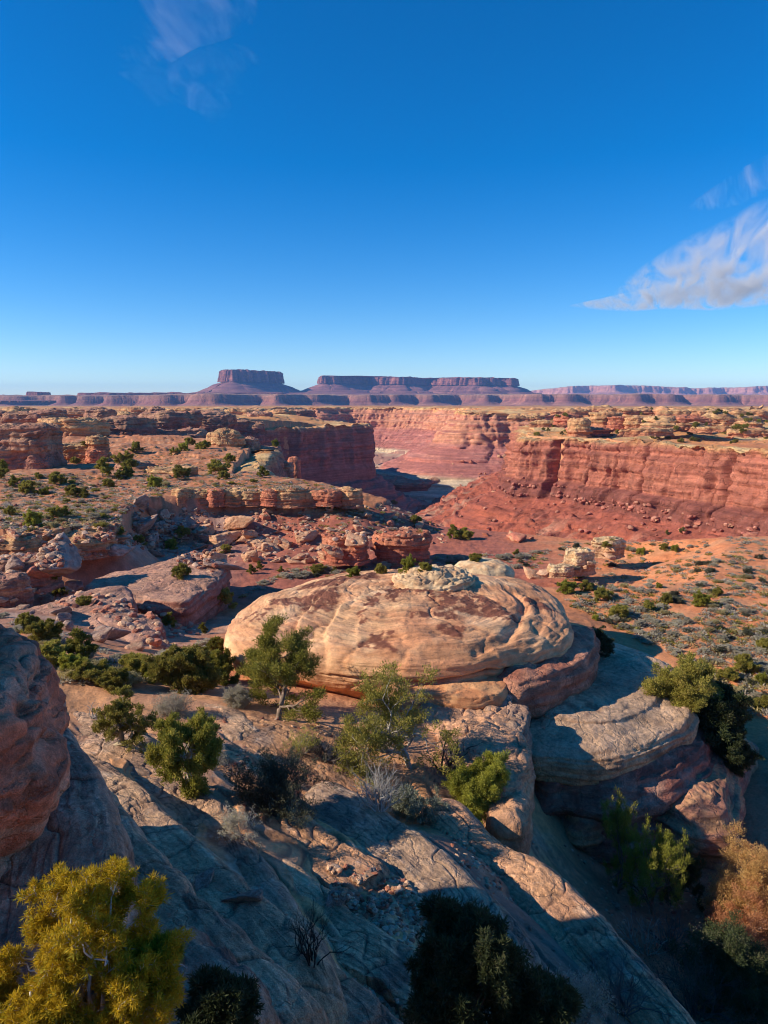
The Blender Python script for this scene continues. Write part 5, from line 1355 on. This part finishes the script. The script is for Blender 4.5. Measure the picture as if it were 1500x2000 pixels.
tree_at(800, 1492, 205, 'shaggy olive juniper with bare lower branches standing before the dome lip', JUN, OL, 33, n=24, rad=.16, l=.12, w=.018, lean=(.05, 0), bark=GBARK)
tree_at(222, 1452, 96, 'small twisted juniper leaning over with one bare white branch', JUN, OL, 34, n=18, rad=.15, l=.08, w=.015, lean=(.55, 0), trunk_r=.13, bark=C(.33,.28,.2))
tree_at(365, 1346, 84, 'wide spreading olive juniper with a thin dark trunk left of the tall green pine', JUN, OL, 35, n=26, rad=.24, l=.12, w=.022, base_fork=3)
tree_at(436, 1330, 68, 'green pine bush joined to the left side of the tall green pine', JUN, GR, 36, n=26, rad=.24, l=.12, w=.022, base_fork=2)
tree_at(942, 1580, 100, 'bright yellow green bush on the tan shelf below the dome', JUN, BRT, 37, 'bush', 'bush', n=26, rad=.22, l=.11, w=.013, base_fork=4, bark=GBARK)
tree_at(1206, 1745, 168, 'slender juniper in the dark gully with only its tip sunlit', JUN, GR, 38, n=26, rad=.14, l=.11, w=.016).scale = (.42, .42, 1)
tree_at(1272, 1785, 180, 'taller juniper in the dark gully with its upper half sunlit', JUN, BRT, 39, n=28, rad=.15, l=.11, w=.016).scale = (.5, .5, 1)
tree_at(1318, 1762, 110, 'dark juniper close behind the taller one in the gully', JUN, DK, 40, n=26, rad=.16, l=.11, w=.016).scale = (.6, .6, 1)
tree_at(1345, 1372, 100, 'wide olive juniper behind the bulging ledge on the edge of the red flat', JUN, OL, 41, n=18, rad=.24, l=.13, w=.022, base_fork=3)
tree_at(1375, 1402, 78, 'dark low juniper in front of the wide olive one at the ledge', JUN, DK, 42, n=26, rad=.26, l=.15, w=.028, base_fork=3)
tree_at(1186, 1282, 52, 'dark spiky dead looking juniper sprouting from behind the dome on the right', JUN, DK, 43, n=10, rad=.2, l=.10, w=.018, bark=DBARK)
tree_at(1478, 1800, 150, 'sunlit yellowish bush at the right edge in the gully', JUN, PNK, 44, 'bush', 'bush', n=26, rad=.2, l=.10, w=.014, base_fork=4, bark=GBARK)
tree_at(1478, 1880, 110, 'rusty pink bush at the right edge below the yellowish one', JUN, [C(.40,.2,.11),C(.50,.27,.15)], 45, 'bush', 'bush', n=18, rad=.2, l=.08, w=.012, base_fork=4, bark=GBARK)
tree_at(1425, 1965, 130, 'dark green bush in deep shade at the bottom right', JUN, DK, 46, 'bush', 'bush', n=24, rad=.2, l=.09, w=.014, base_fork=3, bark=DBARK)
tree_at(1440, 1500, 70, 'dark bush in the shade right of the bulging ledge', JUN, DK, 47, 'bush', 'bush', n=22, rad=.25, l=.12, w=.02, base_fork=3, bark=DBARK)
# --- shrubs
def shrub_mesh(seed, h, stems, cols, leafn, l, w, rad, bark=GBARK, wide=1., o=SHRUB, thick=.012):
    t = Tree(seed); R_ = t.r
    for i in range(stems):
        a = R_.uniform(0, 6.283); k = R_.uniform(.15, 1.) * wide
        oo = dict(o); oo['step'] = o['step'] * h
        t.branch(np.array([math.cos(a) * .05 * h, math.sin(a) * .05 * h, -.03 * h]), (k * math.cos(a), k * math.sin(a), .9), h * R_.uniform(.6, .95), thick * h, 0, oo)
    wv, wf, wc = t.wood(bark)
    if not leafn: return raw_mesh('branches', wv, wf, wc)
    lv, lf, lc = t.leaves(leafn, rad * h, l, w, cols, seed=seed + 1)
    wq = np.concatenate([wv, lv]); 
    # triangles of wood are quads already
    return raw_mesh('shrub', wq, np.concatenate([wf, lf + len(wv)]), np.concatenate([wc, lc]), False)
def shrub_at(u, v, hpx, label, mesh_fn, name='shrub', cat='shrub', group=None):
    loc, h = size_at(u, v, hpx)
    me = mesh_fn(h)
    me.materials.append(M['leaf'])
    ob = link(name, me); ob.location = (loc.x, loc.y, loc.z - .02)
    return tag(ob, label, cat, group)
BK = [C(.045,.05,.03), C(.12,.12,.085)]
shrub_at(548, 1592, 108, 'round dark blackbrush on the sunlit edge of the bench', lambda h: shrub_mesh(1, h, 26, BK, 10, .06, .012, .06, DBARK, 1.1))
shrub_at(820, 1602, 58, 'grey green sage in the shade right of the bare white shrub', lambda h: shrub_mesh(2, h, 18, [C(.16,.18,.13), C(.32,.33,.25)], 12, .06, .011, .07, GBARK, 1.2))
shrub_at(742, 1582, 90, 'bare white dead shrub standing left of the grey green sage', lambda h: shrub_mesh(3, h, 22, None, 0, 0, 0, 0, C(.50,.47,.43), .9, thick=.016), 'dead_shrub')
shrub_at(335, 1398, 44, 'wide mound of bare grey brush behind the compact bushy pine', lambda h: shrub_mesh(4, h, 60, SAGE, 2, .05, .008, .08, C(.33,.29,.26), 2.4, thick=.010), 'dead_shrub')
shrub_at(466, 1378, 34, 'low grey brush left of the foot of the tall green pine', lambda h: shrub_mesh(5, h, 34, SAGE, 6, .05, .008, .08, C(.33,.29,.26), 1.4))
shrub_at(640, 1484, 66, 'dark gnarled dead branches on the tan slab in front of the dome', lambda h: shrub_mesh(6, h, 9, None, 0, 0, 0, 0, C(.12,.10,.09), 1.5, thick=.035), 'dead_shrub')
shrub_at(592, 1470, 40, 'bare grey twigs left of the dark gnarled branches', lambda h: shrub_mesh(7, h, 18, [C(.2,.2,.06),C(.3,.28,.1)], 2, .05, .01, .08, C(.36,.32,.29), 1.2, thick=.016), 'dead_shrub')
shrub_at(872, 1505, 84, 'dark bare branches right of the foot of the shaggy juniper', lambda h: shrub_mesh(8, h, 7, None, 0, 0, 0, 0, C(.13,.11,.10), 1.0, thick=.03), 'dead_shrub')
shrub_at(745, 1462, 80, 'grey bare lower branches left of the foot of the shaggy juniper', lambda h: shrub_mesh(18, h, 12, None, 0, 0, 0, 0, C(.30,.27,.25), .9, thick=.018), 'dead_shrub')
shrub_at(612, 1882, 100, 'thin black dead shrub in the shaded hollow at the end of the streaked slabs', lambda h: shrub_mesh(9, h, 12, None, 0, 0, 0, 0, C(.06,.05,.045), .7, thick=.013), 'dead_shrub')
shrub_at(1262, 1862, 70, 'bare white twigs in the gully touched by the sun', lambda h: shrub_mesh(10, h, 9, None, 0, 0, 0, 0, C(.52,.48,.42), .6, thick=.02), 'dead_shrub')
shrub_at(1305, 1860, 70, 'bare bluish grey shrub in shade beside the white twigs in the gully', lambda h: shrub_mesh(11, h, 16, None, 0, 0, 0, 0, C(.26,.24,.23), .9, thick=.014), 'dead_shrub')
shrub_at(462, 1630, 45, 'pale dry shrub in the shadow left of the round dark blackbrush', lambda h: shrub_mesh(12, h, 20, SAGE, 3, .04, .007, .08, C(.42,.38,.35), 1.0), 'dead_shrub')
shrub_at(1220, 1975, 90, 'grey bare brush at the bottom edge right of the long pale slab', lambda h: shrub_mesh(13, h, 20, None, 0, 0, 0, 0, C(.22,.20,.19), 1.1, thick=.014), 'dead_shrub')
shrub_at(1360, 1985, 100, 'tangled dark brush at the bottom edge near the right corner', lambda h: shrub_mesh(14, h, 24, BK, 3, .05, .01, .08, C(.15,.13,.12), 1.2, thick=.014), 'dead_shrub')
shrub_at(1140, 1990, 60, 'bluish grey brush in shade on the dirt at the bottom edge', lambda h: shrub_mesh(15, h, 26, SAGE, 3, .05, .008, .08, C(.3,.28,.27), 1.2), 'shrub')
shrub_at(180, 1402, 34, 'bare white branch sticking out left of the small twisted juniper', lambda h: shrub_mesh(16, h, 6, None, 0, 0, 0, 0, C(.5,.46,.42), 1.3, thick=.03), 'dead_shrub')
shrub_at(420, 1500, 40, 'dry grey twigs at the foot of the compact bushy pine', lambda h: shrub_mesh(17, h, 18, SAGE, 2, .04, .007, .08, C(.36,.32,.29), 1.2), 'dead_shrub')
# --- middle distance junipers: a few grown once, then copied
MID = []
for i in range(6):
    o = dict(JUN if i % 2 else PINE); o['kids'] = [9, 5, 3]; o['step'] = .2
    MID.append(tree_parts(o, 1.0, 200 + i, 22, .085, .075, .017, [OL, GR, OL, BRT, OL, GR][i], base_fork=[3, 1, 4, 3, 2, 3][i], trunk_r=.03))
def mid_tree(u, v, hpx, label, k, group=None, sxy=None, name='juniper_tree', cat='tree'):
    loc, h = size_at(u, v, hpx)
    if loc is None or loc.y < 16: return
    return place_tree(MID[k % 6], (loc.x, loc.y, loc.z - .03), label, cat, group, name, h, rg.uniform(0, 6.28), sxy or rg.uniform(.9, 1.3))
for (u, v, h, k), lab in zip([(50,1232,38,0),(86,1256,48,2),(160,1290,66,1),(100,1296,44,2),(142,1318,50,3),(180,1330,44,4),(222,1345,40,0),(270,1318,44,2),(300,1330,34,3),(410,1285,40,5),(330,1228,34,1),(245,1342,38,1)],
    ['olive bush at the far left above the red rock wall','bushy olive juniper second from the left above the red rock wall','upright yellowish juniper standing in front of the shaded slope','low pale green bush below the two left junipers',
     'broad pale green bush left of the upright yellowish juniper foot','grey green bush right above the tall lichen flecked slab','dense green juniper above the pale curved strip of rock','rounded olive juniper in the middle of the hollow left of the dome',
     'small pale bush tucked between the junipers of the hollow','dark green juniper touching the left end of the dome','lone yellowish juniper on the wash by the shaded benches','low dark green bush over the left end of the curved strip']):
    mid_tree(u, v, h, lab, k)
for u, v, h, k in [(113,945,26,0),(28,950,24,1),(55,962,26,2),(87,966,18,3),(145,968,24,0),(167,973,20,1),(212,951,18,2),(303,952,28,3),(22,1006,20,0),(66,1026,36,3),(107,1010,22,2),(128,1010,24,1),(345,934,14,1),(437,934,16,2),(10,935,40,1),(200,930,40,1),(145,905,14,0),(270,885,24,1),(165,870,10,2),(75,935,14,4)]:
    mid_tree(u, v, h, 'olive juniper on the brushy left plateau', k, 'junipers of the left plateau')
for u, v, h, k in [(335,1072,26,3),(240,1045,18,1),(355,1045,20,0),(270,1062,18,2),(110,1132,26,1),(118,1162,22,0),(166,1182,20,2),(356,1128,30,0),(432,1182,34,2),(395,1238,24,1),(440,1080,18,2),(490,1120,20,1)]:
    mid_tree(u, v, h, 'juniper growing on the shaded slope and benches left of the wash', k, 'junipers of the shaded slope')
for u, v, h, k in [(1252,1082,20,3),(1185,1067,14,0),(1302,1045,14,1),(1333,1040,14,0),(1296,1074,18,2),(1318,1076,20,3),(1108,1158,38,3),(1144,1153,28,0),(1174,1172,34,4),(1287,1148,16,3),(1370,1184,42,3),(1402,1163,22,0),(1208,1206,32,2),(1265,1192,28,4),(1300,1177,26,0),(1163,1210,16,3),(1456,1312,46,0),(1487,1336,34,3),(1130,1128,20,0),(1495,1270,30,2),(1490,1385,34,4),(1420,1330,34,0)]:
    mid_tree(u, v, h * .8, 'green bush scattered over the red flat to the right', k, 'green bushes of the red flat')
for u, v, h, k in [(885,1052,30,1),(908,1052,24,0),(622,1120,20,2),(690,1125,22,3),(797,1112,32,3),(742,1120,22,0),(655,1120,14,1),(550,1118,14,1),(930,1095,16,2),(1010,1085,14,1),(830,1112,16,2),(505,1112,18,1),(770,985,10,0),(810,1020,16,0)]:
    mid_tree(u, v, h, 'green bush growing along the wash behind the dome', k, 'green bushes along the wash')
rq = random.Random(77)
c = 0
while c < 60:
    u, v = rq.choice([(rq.uniform(1040, 1500), rq.uniform(806, 868)), (rq.uniform(1250, 1500), rq.uniform(800, 850)), (rq.uniform(230, 560), rq.uniform(862, 935))][:3 if rq.random() < .25 else 2])
    loc, nr = hit(u, v)
    if loc is None or nr.z < .75: continue
    place_tree(MID[rq.randrange(6)], loc, ['small dark juniper on the plateau beyond the right cliff rim', 'small juniper dotting the far middle left plateau'][u < 700], 'tree', ['junipers beyond the right cliff', 'junipers of the middle left plateau'][u < 700], 'juniper_tree', rq.uniform(1.8, 3.2), rq.uniform(0, 6), 1.1)
    c += 1
# --- grey brush of the flats
BR = []
for i in range(7):
    me = shrub_mesh(300 + i, 1.0, 16, [SAGE, SAGE, OL, SAGE, BK, SAGE, [C(.30,.26,.15), C(.42,.36,.2)]][i], 9, .10, .022, .14, C(.30,.27,.24), 1.5, dict(SHRUB, kids=[4, 3]))
    me.materials.append(M['leaf']); BR.append(me)
FLAT = [(1085,1060),(1250,1050),(1500,1048),(1500,1400),(1380,1390),(1330,1290),(1230,1240),(1110,1180)]
def brush(poly, n, s0, s1, label, group, seed, kinds, keep=None):
    r_ = random.Random(seed); pl = [(float(a), float(b)) for a, b in poly]
    us = [p[0] for p in poly]; vs = [p[1] for p in poly]; c = 0; t = 0
    while c < n and t < n * 15:
        t += 1
        u, v = r_.uniform(min(us), max(us)), r_.uniform(min(vs), max(vs))
        if poly_sd(np.array([u]), np.array([v]), pl)[0] < 0: continue
        loc, nr = hit(u, v)
        if loc is None or nr.z < .8: continue
        if keep and not keep(loc, r_): continue
        ob = link('grey_shrub', BR[r_.choice(kinds)]); k = r_.uniform(s0, s1)
        ob.location = (loc.x, loc.y, loc.z - .02); ob.scale = (k * r_.uniform(.9, 1.3), k * r_.uniform(.9, 1.3), k * r_.uniform(.55, .8)); ob.rotation_euler = (0, 0, r_.uniform(0, 6.28))
        tag(ob, label, 'shrub', group); c += 1
clump = lambda loc, r_: fbm(loc.x / 9, loc.y / 9, 5.5, 3) > r_.uniform(-.55, .35) - .1
brush(FLAT, 200, .28, .62, 'low grey brush dotting the red sand flat to the right', 'grey brush of the red flat', 1, [0, 1, 3, 5, 0, 1, 4, 6], clump)
brush([(0,930),(560,940),(330,965),(220,1030),(0,1040)], 45, .4, .9, 'low dry brush on the left plateau', 'dry brush of the left plateau', 2, [0, 2, 5, 6, 2])
brush([(430,1180),(560,1120),(1050,1080),(1050,1110),(560,1130)], 25, .4, .9, 'grey brush on the wash floor behind the dome', 'grey brush of the wash', 3, [0, 1, 3, 4], lambda l, r: l.y > 50)
brush([(0,1200),(250,1290),(420,1250),(440,1330),(230,1340),(0,1330)], 25, .3, .7, 'grey brush between the junipers of the left hollow', 'grey brush of the left hollow', 4, [0, 1, 3, 6], lambda l, r: l.y > 20)
# the rest of the scrub and rubble reads as a texture: one body each
def mass(name, src, spots, mat, label, cat, seed, s0, s1, zs=.7, sink=.02):
    R_ = np.random.RandomState(seed); VV = []; FF = []; CC = []; n = 0
    for x, y, z in spots:
        V, F, c = src[R_.randint(len(src))]
        a = R_.uniform(0, 6.28); k = R_.uniform(s0, s1)
        W = np.stack([V[:, 0] * math.cos(a) - V[:, 1] * math.sin(a), V[:, 0] * math.sin(a) + V[:, 1] * math.cos(a), V[:, 2] * zs], 1) * k + np.array([x, y, z - sink])
        VV.append(W); FF.append(F + n); CC.append(c * R_.uniform(.75, 1.25)); n += len(V)
    me = raw_mesh(name, np.concatenate(VV), np.concatenate(FF), np.concatenate(CC), False)
    return tag(link(name, me, mat), label, cat, None, 'stuff')
def spots(poly, n, seed, nzmin=.75, keep=None):
    r_ = random.Random(seed); pl = [(float(a), float(b)) for a, b in poly]; out = []
    us = [p[0] for p in poly]; vs = [p[1] for p in poly]; t = 0
    while len(out) < n and t < n * 8:
        t += 1
        u, v = r_.uniform(min(us), max(us)), r_.uniform(min(vs), max(vs))
        if poly_sd(np.array([u]), np.array([v]), pl)[0] < 0: continue
        loc, nr = hit(u, v)
        if loc is None or nr.z < nzmin or (keep and not keep(loc, r_)): continue
        out.append((loc.x, loc.y, loc.z))
    return out
def tuft(seed, cols, n=70):
    R_ = np.random.RandomState(seed)
    d = R_.normal(size=(n, 3)); d[:, 2] = np.abs(d[:, 2]) * .8 + .1; d /= np.linalg.norm(d, axis=1)[:, None]
    b = d * R_.uniform(.1, .5, n)[:, None] * np.array([1, 1, .7])
    s_ = np.cross(d, R_.normal(size=(n, 3))); s_ /= np.linalg.norm(s_, axis=1)[:, None]
    l = R_.uniform(.2, .45, n)[:, None]
    V = np.stack([b, b + d * l * .5 + s_ * .06, b + d * l, b + d * l * .5 - s_ * .06], 1).reshape(-1, 3)
    return V, np.arange(n * 4).reshape(-1, 4), np.repeat(mixc(cols[0], cols[1], R_.uniform(0, 1, n)), 4, 0)
TF = [tuft(i, [SAGE, SAGE, OL, SAGE, [C(.30,.25,.13), C(.44,.36,.2)]][i]) for i in range(5)]
sp_ = spots(FLAT, 900, 1, .8, clump) + spots([(0,925),(560,930),(680,958),(330,962),(220,1030),(0,1040)], 1200, 2) + spots([(230,870),(560,880),(560,930),(200,930)], 260, 3) + \
      spots([(430,1190),(560,1110),(1070,1075),(1060,1110),(560,1130)], 160, 4, .8, lambda l, r: l.y > 50) + spots([(1000,852),(1500,866),(1500,800),(1050,806)], 500, 5) + spots([(420,990),(820,985),(860,1040),(640,1045)], 130, 6) + spots([(0,1200),(250,1290),(420,1250),(440,1330),(230,1340),(0,1330)], 120, 7, .75, lambda l, r: l.y > 20)
mass('desert_scrub', TF, sp_, M['leaf'], 'sparse low desert scrub spread over the plateaus and flats', 'scrub', 3, .3, .85)
_PV, _PF = ico(2)
def peb(seed, cols):
    R_ = np.random.RandomState(seed); n = R_.normal(size=(9, 3)); n /= np.linalg.norm(n, axis=1)[:, None]; d = R_.uniform(.6, 1, 9)
    r_ = ((np.clip(_PV @ n.T, 0, None) / d) ** 12).sum(1) ** (-1 / 12)
    return _PV * np.clip(r_, .3, 1.4)[:, None], _PF, np.broadcast_to(cols, _PV.shape) * R_.uniform(.85, 1.1)
PB = [peb(i, [C(.46,.30,.2), C(.38,.18,.12), C(.40,.29,.22), C(.30,.13,.09)][i % 4]) for i in range(8)]
sp1 = spots([(420,990),(820,985),(880,1060),(640,1095),(430,1100)], 420, 11, .3) + spots([(230,985),(420,990),(420,1120),(200,1050)], 450, 13, .3) + spots([(0,1020),(230,1030),(200,1100),(0,1120)], 200, 14) + spots([(0,940),(560,940),(680,960),(330,965),(220,1030),(0,1040)], 350, 20)
sp1 += spots([(0,1150),(200,1200),(330,1270),(400,1230),(300,1180),(150,1150)], 160, 19, .2)
sp2 = spots([(640,1690),(820,1640),(1150,2000),(700,2000)], 800, 15, .4) + spots([(380,1400),(740,1400),(760,1520),(500,1620)], 350, 16, .5) + spots([(1100,1650),(1500,1720),(1500,2000),(1300,2000)], 500, 17, .3) + spots([(850,1560),(1050,1640),(1100,1800),(900,1720)], 200, 18)
sp0 = spots([(860,1000),(1010,930),(1500,1035),(1500,1055),(1080,1065),(1000,1085),(840,1045)], 2200, 12, .3, lambda l, r: l.y > 140)
rub = mass('rubble', PB, sp1, M['boulder'], 'small rubble strewn over the red slopes below the near rims', 'rubble', 5, .08, .34, .7)
PR_ = [peb(30 + i, [C(.36,.15,.11), C(.42,.22,.16), C(.28,.11,.085)][i % 3]) for i in range(6)]
mass('rubble', PR_, sp0, M['boulder'], 'broken red rubble on the slope under the right canyon cliff', 'rubble', 8, .25, 1.3, .7)
rub2 = mass('gravel', PB, sp2, M['boulder'], 'loose gravel lying on the foreground slabs and dirt', 'gravel', 6, .015, .075, .7, .005)
# ------------------------------------------------------------------ air between the near rocks and the far mesas
HAZE = 5.0e-5
if HAZE:
    import bmesh as _bm
    bm = _bm.new(); _bm.ops.create_cube(bm, size=1)
    me = bpy.data.meshes.new('haze'); bm.to_mesh(me); bm.free()
    hz = link('haze', me)
    hz.scale = (29800, 29800, 520); hz.location = (0, 0, 520 / 2 - 180)
    m = bpy.data.materials.new('thin_air'); m.use_nodes = True
    t = m.node_tree; t.nodes.remove(t.nodes['Principled BSDF'])
    pv = t.nodes.new('ShaderNodeVolumePrincipled')
    pv.inputs['Color'].default_value = (.20, .47, 1.0, 1); pv.inputs['Density'].default_value = HAZE; pv.inputs['Anisotropy'].default_value = .1
    t.links.new(pv.outputs[0], t.nodes['Material Output'].inputs['Volume'])
    me.materials.append(m)
    tag(hz, None, None, None, 'stuff')
